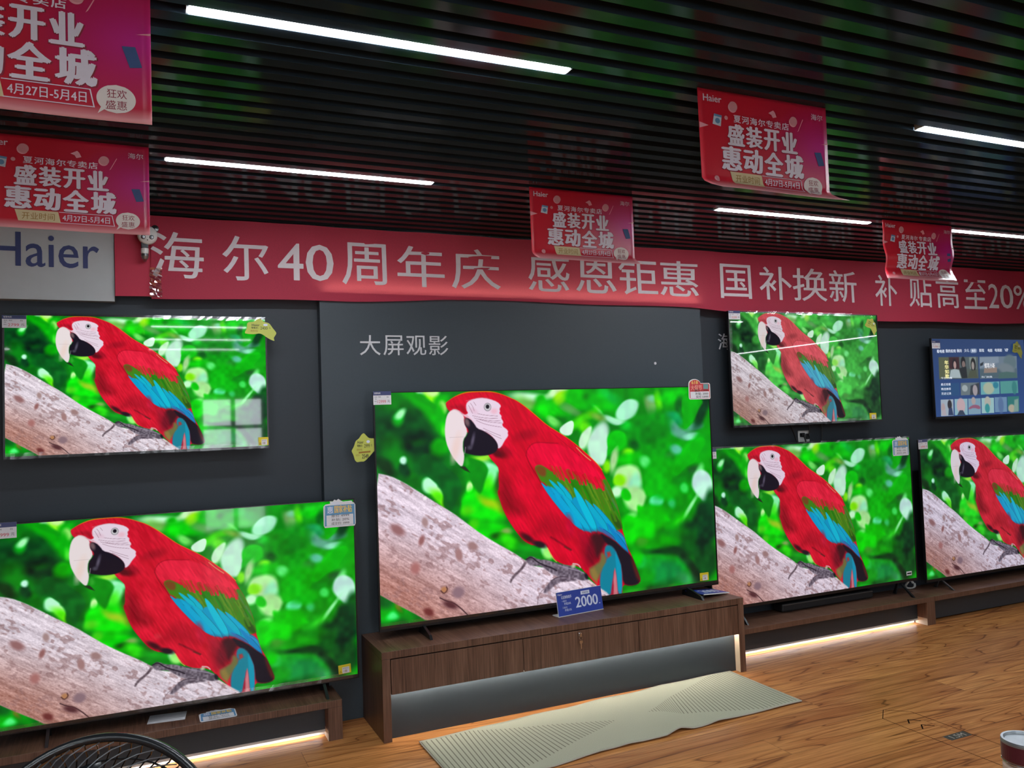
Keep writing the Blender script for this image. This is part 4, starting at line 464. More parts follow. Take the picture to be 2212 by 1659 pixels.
def screen_mesh(name, img):
    h, w, _ = img.shape
    xs = np.linspace(0, 1, w); zs = np.linspace(1, 0, h); X, Z = np.meshgrid(xs, zs)
    co = np.zeros((h*w, 3), np.float32); co[:, 0] = X.ravel(); co[:, 2] = Z.ravel()
    i = (np.arange(h-1)[:, None]*w+np.arange(w-1)[None]).ravel()
    quads = np.stack([i, i+w, i+w+1, i+1], 1).astype(np.int32)
    me = bpy.data.meshes.new(name); n = len(quads)
    me.vertices.add(h*w); me.vertices.foreach_set('co', co.ravel())
    me.loops.add(n*4); me.loops.foreach_set('vertex_index', quads.ravel())
    me.polygons.add(n); me.polygons.foreach_set('loop_start', (np.arange(n)*4).astype(np.int32)); me.polygons.foreach_set('loop_total', np.full(n, 4, np.int32))
    me.update(calc_edges=True)
    c = img/255.; lin = np.where(c <= .04045, c/12.92, ((c+.055)/1.055)**2.4)
    rgba = np.ones((h*w, 4), np.float32); rgba[:, :3] = lin.reshape(-1, 3)
    at = me.color_attributes.new('picture', 'FLOAT_COLOR', 'POINT'); at.data.foreach_set('color', rgba.ravel())
    return me
PIC = screen_mesh('parrot_picture', parrot_picture(PARROT, 720, 405))
def home_picture(W=400, H=224):
    X, Y = np.meshgrid((np.arange(W)+.5)*1000./W, (np.arange(H)+.5)*1000./W)
    img = np.zeros((H, W, 3)); t = (Y/560)[..., None]; img[:] = np.array((44, 74, 128))*(1-t)+np.array((58, 92, 158))*t
    for l in HOME: paint_layer(img, X, Y, l)
    return np.clip(img, 0, 255)
HOMEPIC = screen_mesh('home_picture', home_picture())

# ------------------------------------------------------------------ televisions
def television(x0, z0, w, h, d, label, smat, pic, mount, chin=.012, film=(), feet=(), cab=.2, group='televisions showing the macaw'):
    t = thing('television', (x0, -d, z0), label, 'television', group); e = .005
    MB().box(-e, w+e, .001, .012, -chin, h+e).build('display_panel', 'bez', t)
    m = MB(); f = -.004
    m.box(-e-.003, 0, f, .014, -chin, h+e).box(w, w+e+.003, f, .014, -chin, h+e).box(0, w, f, .014, h, h+e).box(0, w, f, .014, -chin, 0)
    m.build('bezel', 'bez', t)
    s = bpy.data.objects.new('screen', pic); COL.objects.link(s); s.parent = t; s.scale = (w, 1, h)
    if not pic.materials: pic.materials.append(smat)
    s.material_slots[0].link = 'OBJECT'; s.material_slots[0].material = smat
    MB().box(.10*w, .90*w, .0125, min(.055, d-.03), .06*h, .70*h, bev=.01).build('rear_housing', 'back', t)
    if mount: MB().box(.36*w, .64*w, .04, d-.001, .30*h, .66*h).build('wall_bracket', 'feet', t)
    for fx, dy0, dy1, mt in feet:      # feet standing on the cabinet: blades under the big set, thin splayed struts elsewhere
        g = cab-z0; m = MB(); a = .007; top = -chin+.012
        if mt == 'blade':
            m.add([(fx-a, dy0, g), (fx+a, dy0, g), (fx+a, dy0+.02, g+.022), (fx-a, dy0+.02, g+.022), (fx-a, .012, top), (fx+a, .012, top), (fx-a, .04, top), (fx+a, .04, top), (fx-a, dy1, g), (fx+a, dy1, g)],
                  [(0, 1, 2, 3), (3, 2, 5, 4), (4, 5, 7, 6), (6, 7, 9, 8), (8, 9, 1, 0), (0, 3, 4, 6, 8), (1, 9, 7, 5, 2)])
        else:
            for y in (dy0, dy1+.03):
                s = -1 if y == dy0 else 1
                m.add([(fx-a, y, g), (fx+a, y, g), (fx+a, y-s*.026, g), (fx-a, y-s*.026, g), (fx-a, .034 if s > 0 else .022, top), (fx+a, .034 if s > 0 else .022, top), (fx+a, .024 if s > 0 else .034, top), (fx-a, .024 if s > 0 else .034, top)],
                      [(0, 1, 2, 3), (4, 5, 6, 7), (0, 1, 5, 4), (2, 3, 7, 6), (1, 2, 6, 5), (0, 3, 7, 4)])
            m.box(fx-a*1.3, fx+a*1.3, .016, .040, top-.02, top)
        m.build('foot', 'feet' if mt == 'blade' else mt, t)
    for side in film:                  # left-on protective film, loose along the edges
        m = MB(); n = 60; vs = []; r = random.Random(hash(side) % 99+int(w*100)); A = 0; B = 0
        for i in range(n+1):
            k = i/n; A = .004+.002*r.random(); B = .003+.0015*r.random()
            if side == 'bottom': p, q = (k*w, -.006-B, -.008-A), (k*w, -.006-.002*r.random(), .012+A)
            elif side == 'top': p, q = (k*w, -.006-B, h-.008-.004*r.random()), (k*w, -.006, h+.008+A*.6)
            elif side == 'right': p, q = (w-.010-A, -.006-B, k*h), (w+.007+.003*r.random(), -.007, k*h)
            else: p, q = (-.006-.003*r.random(), -.007, k*h), (.010+A, -.006-B, k*h)
            vs += [p, q]
        m.add(vs, [(2*i, 2*i+2, 2*i+3, 2*i+1) for i in range(n)]); m.build('protective_film', 'film', t)
    return t
sm = lambda n, *a: screen_mat(n, *a)
T_MAIN = television(.753, .521, 2.21, 1.243, .26, 'biggest television, showing a macaw, on the cabinet with drawers', sm('screen_bright', 1.02, 1.0, (1, .97, 1.02), .3, .2), PIC, False, .028, ('bottom',),
    ((.236, -.135, .07, 'blade'), (1.978, -.16, .05, 'blade')), .449)
T_UL = television(-.971, 1.505, 1.183, .666, .11, 'wall-mounted television showing a macaw with window reflections, at the upper left', sm('screen_ul', 1.0, .98, (.98, 1, 1), .03, .42), PIC, True, .012, ('bottom', 'top'))
T_LL = television(-1.0, .275, 1.638, .922, .19, 'television showing a macaw on the low cabinet at the lower left', sm('screen_ll', 1.0, .94, (.98, .99, 1), .04, .22), PIC, False, .02, ('bottom',),
    ((.2, -.10, .06, 'feet'), (1.46, -.10, .06, 'feet')), .2)
T_LR = television(2.99, .312, 1.878, 1.045, .17, 'television showing a macaw above a soundbar, right of the biggest television', sm('screen_lr', 1.0, .86, (1, .98, 1.03), .25, .25), PIC, False, .02, ('top',),
    ((.215, -.085, .06, 'feet'), (1.72, -.11, .05, 'feet')), .2)
T_UR = television(3.278, 1.501, 1.387, .78, .11, 'wall-mounted television showing a hazy macaw above a wall socket, upper right', sm('screen_ur', .88, .80, (1, 1.02, 1.02), .02, .7), PIC, True, .014, ('top', 'bottom', 'left'))
T_RR = television(4.976, .281, 1.861, 1.047, .17, 'television showing a macaw, cut off by the right edge, on the far cabinet', sm('screen_rr', .98, .80, (.94, .96, 1.06), .25, .25), PIC, False, .02, ('top',),
    ((.17, -.10, .05, 'feetg'), (1.6, -.10, .05, 'feetg')), .2)
T_HO = television(5.26, 1.500, 1.107, .613, .10, 'small wall-mounted television showing a blue home menu with tiles', sm('screen_home', 1.0, .62, (1, 1, 1), .3, .4), HOMEPIC, True, .016, (), group='televisions on the wall')
# menu lettering on the blue home screen
fl = lambda u, v: (u*1.107/1000, -.0012, .613*(1-v/560)); mtl = emis('menu_text_light', (.62, .72, .85), .75)
def menu(s, *a): m = MB(); put_text(m, s, fl, *a); m.build('menu_text', mtl, T_HO)
for s, cx, cy in (('看电视', 86, 90), ('我的应用', 189, 87), ('我的', 280, 85), ('少儿', 358, 83), ('影院', 520, 82), ('电影', 613, 82), ('电视剧', 704, 80), ('VIP', 794, 79)):
    wd = 13*len(s) if s != 'VIP' else 20; menu(s, cx-wd, cx+wd, cy+12, cy-12, .01)
menu('推荐', 412, 454, 95, 74, .01)
menu('今日热播', 72, 190, 290, 275); menu('热门剧集', 500, 620, 287, 272)
for i, s in enumerate(('最近观看', '精选推荐', '历史记录')): menu(s, 70, 170, 338+i*33, 320+i*33)
m = MB()
for i, c in enumerate('年华如歌'): put_text(m, c, fl, 118, 160, 186+i*33, 156+i*33, .02)
m.build('title_text', emis('menu_title_yellow', (.75, .66, .06), .8), T_HO)
m = MB(); put_text(m, '蜡笔小新', fl, 540, 655, 215, 176, .02); m.build('title_text', emis('menu_title_white', (.75, .78, .84), .6), T_HO)

# ------------------------------------------------------------------ television cabinets
def edge(root):       # upright grain on the front edge of a cabinet top
    for p in root.children[0].data.polygons: p.material_index = 1 if abs(p.normal.y) > .7 else 0
cb = thing('tv_cabinet', (0, 0, 0), 'walnut cabinet with three drawers under the biggest television, lit beneath', 'cabinet')
MB().box(.692, 2.977, -.489, -.072, .412, .449, bev=.0015).build('top', ['wal_t', 'wal_f'], cb); edge(cb)
MB().box(.692, .735, -.489, -.072, 0, .4115, bev=.001).build('side_panel', 'wal_f', cb); MB().box(2.935, 2.977, -.489, -.072, 0, .4115, bev=.001).build('side_panel', 'wal_f', cb)
MB().box(.736, 2.934, -.470, -.08, .236, .411).build('carcass', 'dark', cb)  # near black stands in for shade in the drawer gaps
for i, (x0, x1) in enumerate(((.739, 1.473), (1.477, 2.210), (2.214, 2.932))):
    dw = MB().box(x0, x1, -.489, -.4705, .232, .406, bev=.001).build('drawer', 'wal_f', cb)
    if i == 1:
        MB().lathe([(0, -.006), (.009, -.006), (.011, -.003), (.011, 0)], (1.826, -.489, .386), 20, 'y').build('lock', 'chrome', dw)
        k = MB(); k.tube([(1.826+.010*math.cos(a), -.499, .368+.012*math.sin(a)) for a in np.linspace(0, 2*PI, 16)[:-1]], .0012, 5, True); k.box(1.822, 1.830, -.500, -.4975, .372, .39)
        k.prism([(1.816, .352), (1.836, .352), (1.835, .338), (1.830, .335), (1.8295, .306), (1.8235, .306), (1.822, .335), (1.817, .338)], -.500, -.498); k.build('key', 'chrome', dw)
MB().add([(.735, -.442, 0), (2.935, -.442, 0), (2.935, -.436, .236), (.735, -.436, .236), (.735, -.425, 0), (2.935, -.425, 0), (2.935, -.425, .236), (.735, -.425, .236)], [(0, 1, 2, 3), (5, 4, 7, 6), (0, 3, 7, 4), (1, 5, 6, 2), (3, 2, 6, 7), (0, 4, 5, 1)]).build('plinth', 'grey', cb)
def led(mb, x0, x1, y0, y1, z, step=.0125):
    n = int((x1-x0)/step)
    for i in range(n): x = x0+(i+.5)*step; mb.box(x-.0026, x+.0026, y0, y1, z-.0015, z)
tp = MB().box(.74, 2.93, -.466, -.458, .233, .236).build('led_tape', 'ledtape', cb)
m = MB(); led(m, .74, 2.93, -.4645, -.4595, .2325); m.build('led_dots', 'ledw', tp)
for q in (2.9345, .7348): MB().box(q, q+.0007, -.486, -.443, .001, .228).build('inner_lining', 'lightwood', cb)
def low_cabinet(x0, x1, label, lights, lp=None, rp=None):
    t = thing('tv_cabinet', (0, 0, 0), label, 'cabinet', 'low walnut cabinets along the wall')
    MB().box(x0, x1, -.32, -.001, .165, .20, bev=.0015).build('top', ['wal_t', 'wal_f'], t); edge(t)
    for p in (lp, rp):
        if p: MB().box(p[0], p[1], -.32, -.001, 0, .1645, bev=.001).build('side_panel', 'wal_f', t)
    a = lp[1] if lp else x0; c = rp[0] if rp else x1
    MB().box(a, c, -.236, -.220, .036 if lights else .012, .1645).build('front_panel', 'grey', t); MB().box(a, c, -.205, -.19, 0, .1645).build('plinth', 'plinth' if lights else 'dark', t)  # plinth colour carries the light: pale above the LEDs, near black as shade
    if lights:
        tp = MB().box(a, c, -.238, -.212, .024, .0355).build('led_tape', 'plinth', t)
        m = MB(); led(m, a+.01, c-.01, -.230, -.224, .0235, .0118); m.build('led_dots', 'led', tp)
        if rp: MB().box(rp[0]-.0007, rp[0], -.318, -.216, .001, .05).build('inner_lining', 'lightwood', t)
    return t
low_cabinet(-3.4, .524, 'low walnut cabinet under the lower left television, lit beneath', True, None, (.452, .524))
low_cabinet(2.981, 4.862, 'low walnut cabinet under the television with the soundbar, lit beneath', True, (2.981, 3.02), (4.778, 4.862))
low_cabinet(4.865, 8.2, 'low walnut cabinet at the far right without a light beneath', False, None, (8.12, 8.2))

# ------------------------------------------------------------------ things on the cabinets
sb = thing('soundbar', (4.035, -.085, .2), 'long black soundbar under the television beside the biggest one', 'soundbar')
MB().box(-.43, .43, -.045, .045, .004, .062, bev=.012).build('body', 'sbar', sb); MB().box(-.425, .425, -.0462, -.0452, .050, .053).build('trim_line', 'steel', sb)
for s in (-.35, .35): MB().box(s-.02, s+.02, -.03, .03, 0, .005).build('rubber_foot', 'black', sb)
ps = thing('price_stand', (1.942, -.305, .449), 'blue 2000 price board standing upright on the drawer cabinet', 'price sign', rz=math.radians(7.2))
tl = Matrix.Rotation(math.radians(-9), 4, 'X')
MB().box(-.16, .16, -.0015, .0015, .004, .138, rot=tl).build('board', 'blue', ps)
MB().box(-.162, .162, .002, .0045, 0, .140, rot=tl).box(-.162, .162, 0, .065, 0, .004).build('acrylic_holder', 'pale', ps)
fb = lambda u, v: tuple(tl @ Vector((-.16+u*.32, -.0022, .004+v*.134)))
m = MB(); put_text(m, '2000', fb, .39, .90, .24, .70, .02); put_text(m, '.', fb, .92, .945, .25, .30); put_text(m, 'Haier', fb, .02, .12, .86, .95, .01); put_text(m, '以旧换新助手', fb, .09, .32, .70, .84, .015)
put_text(m, '一级能效', fb, .09, .20, .57, .65); put_text(m, '补贴20%', fb, .14, .29, .44, .55, .01); put_text(m, '二级能效', fb, .09, .20, .30, .38); put_text(m, '补贴15%', fb, .14, .29, .17, .28, .01); quad(m, fb, [(.53, .76), (.73, .76), (.73, .91), (.53, .91)]); m.build('print', 'bluet', ps)
m = MB(); f3 = lambda u, v: tuple(tl @ Vector((-.16+u*.32, -.0026, .004+v*.134))); put_text(m, '至高补贴', f3, .56, .70, .79, .88, .01); m.build('small_print', 'navy', ps)
pf = thing('price_board', (2.86, -.31, .4495), 'blue 2000 price board lying flat at the right end of the drawer cabinet', 'price sign', rz=math.radians(10))
tf = Matrix.Rotation(math.radians(5.0), 4, 'Y'); tf.translation = (0, 0, .016)
MB().box(-.125, .105, -.07, .085, 0, .004, rot=tf).build('board', 'blue', pf); MB().box(-.126, .106, -.072, -.069, -.001, .005, rot=tf).build('white_edge', 'pale', pf)
MB().box(-.115, -.10, -.05, .05, 0, .0255).build('support', 'black', pf)
m = MB(); put_text(m, '2000', lambda u, v: tuple(tf @ Vector((u, v, .0046))), -.07, .075, -.03, .045, .02); m.build('print', 'bluet', pf)
# papers lying on the lower left cabinet
pp = MB().box(-.085, .085, -.02, .10, 0, .0012).build('paper_sheet', 'white', None, (-.30, -.19, .2002)); pp.rotation_euler = (0, 0, -.12); tag(pp, 'white paper sheet lying on the lower left cabinet', 'paper')
def blue_promo(loc, rx, label, lines, sc_=1.0):
    t = thing('price_card', loc, label, 'price card', 'blue promotional price cards'); t.rotation_euler = (rx, 0, 0); t.scale = (sc_,)*3
    o = [(-.085, .0), (-.079, -.012), (.079, -.012), (.085, 0), (.085, .10), (.077, .112), (.07, .114), (.066, .122), (.02, .12), (.005, .128), (-.005, .136), (-.015, .128), (-.026, .134), (-.034, .124), (-.05, .126), (-.048, .113), (-.074, .11), (-.085, .1)]
    MB().prism(o, -.001, .001).build('card', 'white', t)
    g = lambda u, v: (u, -.0016, v); m = MB(); quad(m, g, [(-.08, -.004), (.08, -.004), (.08, .104), (-.076, .104)]); m.build('blue_ground', 'sky', t)
    g = lambda u, v: (u, -.0021, v); m = MB(); quad(m, g, [(-.07, -.003), (.072, -.003), (.072, .052), (-.07, .052)]); m.build('white_field', 'white', t)
    g = lambda u, v: (u, -.0026, v); m = MB(); put_text(m, '国家补贴', g, -.028, .066, .062, .102, .03); m.build('headline', 'gold', t)
    m = MB(); put_text(m, 'NOW', g, -.04, .0, .105, .121, .02); put_text(m, '惠', g, -.066, -.034, .062, .098, .02); m.build('small_print', 'bluet', t)
    m = MB()
    for i, s in enumerate(lines): put_text(m, s, g, -.045, .05, .040-i*.020, .055-i*.020)
    m.build('handwriting', 'ink', t)
blue_promo((.562, -.2, 1.072), 0, 'blue and white price card on the top corner of the lower left television', ('原价 4999', '补贴: 20%', '成交价: 3999'))
blue_promo((4.764, -.181, 1.238), 0, 'blue and white price card on the top corner of the television with the soundbar', ('原价 4999', '补贴: 15%', '成交价: 3999'), .98)
blue_promo((-.07, -.30, .2030), -PI/2, 'blue and white price card lying on the lower left cabinet', ('原价 2999', '补贴: 20%', '成交价: 2399'))
rc = thing('price_card', (2.886, -.266, 1.742), 'red arched price card on the top right corner of the biggest television', 'price card')
ar = [(-.085, -.05), (-.077, -.058), (.077, -.058), (.085, -.05), (.085, .038), (.077, .046), (.01, .046)]+[(-.037+.047*math.cos(a), .043+.030*math.sin(a)) for a in np.linspace(.1, PI-.1, 10)]+[(-.085, .035)]
MB().prism(ar, -.003, -.001).build('card', 'pale', rc)
g = lambda u, v: (u, -.0036, v); m = MB(); m.add([g(x*.93, z*.93) for x, z in ar], [tuple(range(len(ar)))]); m.build('red_ground', 'redc', rc)
g = lambda u, v: (u, -.0042, v); m = MB(); quad(m, g, [(-.074, -.052), (.074, -.052), (.074, -.008), (-.074, -.008)]); m.build('white_field', 'white', rc)
m = MB(); quad(m, g, [(.03, .008), (.07, .008), (.07, .04), (.03, .04)]); m.build('green_field', 'teal', rc)
g = lambda u, v: (u, -.0047, v); m = MB(); put_text(m, '618', g, -.062, -.012, .040, .062, .02); m.build('headline', 'gold', rc); m = MB(); put_text(m, '大促节', g, -.07, .02, .0, .034, .03); m.build('subtitle', 'salmon', rc)
m = MB(); put_text(m, '原价 12999', g, -.04, .066, -.010, .008, .01); put_text(m, '补贴: 2000', g, -.035, .066, -.030, -.013, .01); put_text(m, '实付 10999', g, -.03, .066, -.050, -.033, .01); m.build('handwriting', 'ink', rc)
def price_label(x, y, z, label, price, w=.1, h=.064, blank=False):
    t = thing('price_label', (x, y, z), label, 'price label', 'price labels on the television corners')
    MB().box(0, w, -.002, 0, 0, h).build('card', 'white', t); g = lambda u, v: (u*w, -.0026, v*h); g2 = lambda u, v: (u*w, -.0031, v*h)
    m = MB(); quad(m, g, [(0, .70), (1, .70), (1, 1), (0, 1)]); m.build('header', 'blueh', t)
    m = MB(); put_text(m, '智慧电视', g2, .06, .40, .79, .93, .01); m.build('header_text', 'white', t)
    m = MB(); put_text(m, price, g2, .24, .70, .12, .34); m.build('price', 'redink', t)
    m = MB(); put_text(m, '品名  电视', g2, .08, .42, .53, .63); put_text(m, '规格', g2, .08, .18, .39, .47); put_text(m, '台', g2, .74, .86, .52, .63); put_text(m, '零售价', g2, .06, .2, .22, .3); put_text(m, '元', g2, .78, .92, .16, .34); m.build('small_print', 'ink', t)
price_label(.744, -.265, 1.701, 'price label reading 12999 on the corner of the biggest television', '12999', .099, .072)
price_label(-.979, -.115, 2.110, 'price label on the top left corner of the upper left television', '2799', .099, .060)
price_label(-1.018, -.195, 1.137, 'price label cut off by the left edge, on the lower left television', '3999', .10, .072)
price_label(3.271, -.118, 2.228, 'pale price label on the corner of the hazy upper right television', '3299', .098, .060)
price_label(2.975, -.176, 1.291, 'price label half hidden beside the right edge of the biggest television', '4999', .093, .066)
price_label(4.957, -.176, 1.264, 'price label on the television cut off by the right edge', '4999', .098, .072)
price_label(5.254, -.106, 2.036, 'white price label on the corner of the blue menu television', '1799', .09, .062)
LEAF = [(-.38, -.40), (-.30, -.48), (-.16, -.46), (.0, -.47), (.36, -.16), (.47, .0), (.46, .30), (.20, .31), (.10, .40), (.0, .50), (-.1, .44), (-.2, .31), (-.33, .24), (-.40, .05), (-.46, -.03), (-.50, -.10), (-.43, -.22), (-.40, -.32)]
BELL = [(-.48, -.12), (-.46, -.18), (-.20, -.21), (.0, -.15), (.24, -.38), (.44, -.50), (.40, -.36), (.50, -.16), (.46, -.06), (.38, .07), (.28, .28), (.10, .33), (.05, .42), (-.03, .48), (-.12, .42), (-.18, .33), (-.40, .30), (-.41, .04)]
def sticker(loc, w, h, outline, label, nums, rot=0, flip=False):
    t = thing('price_sticker', loc, label, 'price sticker', 'yellow shaped price stickers'); t.rotation_euler = (0, rot, 0)
    o = [((-x if flip else x)*w, z*h) for x, z in outline]
    q = np.array(o); 
    for _ in range(2): q = np.stack([.8*q+.2*np.roll(q, -1, 0), .2*q+.8*np.roll(q, -1, 0)], 1).reshape(-1, 2)
    MB().prism([tuple(p) for p in q], -.002, 0).build('card', 'yel', t); g = lambda u, v: (u*w, -.0026, v*h)
    m = MB(); put_text(m, 'Haier', g, -.26, -.02, .14, .24, .01); put_text(m, '零售价:', g, -.28, -.06, .03, .11, .01); put_text(m, nums[0], g, .0, .22, .0, .12); put_text(m, '元', g, .26, .32, .03, .11)
    if outline is LEAF: put_text(m, nums[1], g, -.10, .16, -.36, -.22, .02)
    m.build('lettering', 'ink', t)
    m = MB(); put_text(m, '政府补贴', g, -.30, -.08, -.10, -.02)
    if outline is LEAF: m.add([g(x, z) for x, z in ((-.22, -.13), (.24, -.11), (.24, -.17), (-.22, -.19))], [(0, 1, 2, 3)]); put_text(m, '到手价:', g, -.34, -.18, -.28, -.21)
    m.build('coloured_lettering', 'brink', t)
    m = MB(); disc(m, lambda u, v: g(u, v), .16, .20, .07, .05, 16); m.build('round_mark', 'bluet', t)
sticker((.692, -.248, 1.474), .138, .158, LEAF, 'yellow leaf-shaped price sticker tucked behind the left edge of the biggest television', ('2999', '2549'))
sticker((.187, -.120, 2.116), .165, .124, BELL, 'yellow scalloped price sticker on the corner of the upper left television', ('2400', ''))
sticker((4.597, -.120, 2.203), .128, .122, BELL, 'yellow price sticker on the top corner of the hazy upper right television', ('3299', ''), .35)
sticker((6.262, -.110, 2.030), .13, .15, BELL, 'yellow price sticker on the corner of the blue menu television', ('1799', ''), .1)
def energy(x, y, z, w, h, label, r=0):
    t = thing('energy_label', (x, y, z), label, 'label', 'yellow energy labels in the screen corners'); t.rotation_euler = (0, r, 0)
    MB().box(0, w, -.0015, 0, 0, h).build('sticker', 'yelin', t); MB().box(.30*w, .86*w, -.0022, -.0016, .05*h, .72*h).build('white_field', 'white', t)
    m = MB(); g = lambda u, v: (u*w, -.0026, v*h); put_text(m, '能效标识', g, .34, .80, .52, .66); put_text(m, '1级', g, .40, .70, .15, .42, .01); put_text(m, '△', g, .06, .24, .15, .4, .02); m.build('small_print', 'brink', t)
energy(2.826, -.2652, .530, .068, .050, 'yellow energy label in the bottom corner of the biggest television')
energy(.166, -.1152, 1.508, .050, .042, 'yellow energy label in the bottom corner of the upper left television')
energy(4.538, -.1152, 1.505, .068, .046, 'yellow energy label in the bottom corner of the hazy upper right television')
energy(.537, -.1952, .288, .066, .046, 'yellow energy label in the bottom corner of the lower left television', -.05)
wb = thing('badge_sticker', (4.759, -.1752, .338), 'small white badge sticker in the corner of the television with the soundbar', 'label')
MB().box(0, .054, -.0015, 0, 0, .030).build('sticker', 'white', wb); MB().box(.006, .048, -.0022, -.0016, .010, .020).build('dark_print', 'ink', wb)
# wall socket and cables under the hazy television
so = thing('wall_socket', (3.99, 0, 1.36), 'white double wall socket with plugs below the hazy upper right television', 'socket')
MB().box(-.05, .055, -.012, -.0005, 0, .082, bev=.004).build('plate', 'pandaw', so); MB().box(-.040, -.008, -.036, -.012, .036, .066, bev=.004).build('plug', 'black', so); MB().box(.012, .040, -.030, -.012, .02, .060, bev=.004).build('plug', 'black', so)
def tube_thing(name, mt, r, pts, label, cat): return tag(MB().tube(pts, r, 8).build(name, mt, smooth=True), label, cat)
def arc(p0, p1, p2, n=14): return [tuple((1-t)**2*np.array(p0)+2*t*(1-t)*np.array(p1)+t*t*np.array(p2)) for t in np.linspace(0, 1, n)]
tube_thing('power_cable', 'bcable', .006, arc((3.965, -.038, 1.41), (3.99, -.05, 1.33), (3.99, -.05, 1.15)), 'black power cable hanging from the left plug of the wall socket', 'cable')
tube_thing('power_cable', 'bcable', .006, arc((3.83, -.04, 1.50), (3.90, -.03, 1.42), (3.965, -.03, 1.16)), 'black cable slanting down left of the wall socket', 'cable')
tube_thing('power_cable', 'bcable', .005, arc((4.016, -.032, 1.40), (4.03, -.04, 1.45), (4.016, -.03, 1.52)), 'thin black cable rising from the right plug of the wall socket', 'cable')
tube_thing('power_cable', 'bcable', .005, arc((4.15, -.03, 1.52), (4.15, -.03, 1.4), (4.12, -.03, 1.16)), 'thin black cable hanging to the right of the wall socket', 'cable')
cc = [(4.915+.040*math.cos(a)+.0016*a, -.06+.012*math.sin(2*a), .240+.034*math.sin(a)) for a in np.linspace(0, 4*PI, 50)]
tube_thing('cable_coil', 'cable', .0055, cc, 'coiled grey cable under the corner of the television with the soundbar', 'cable')

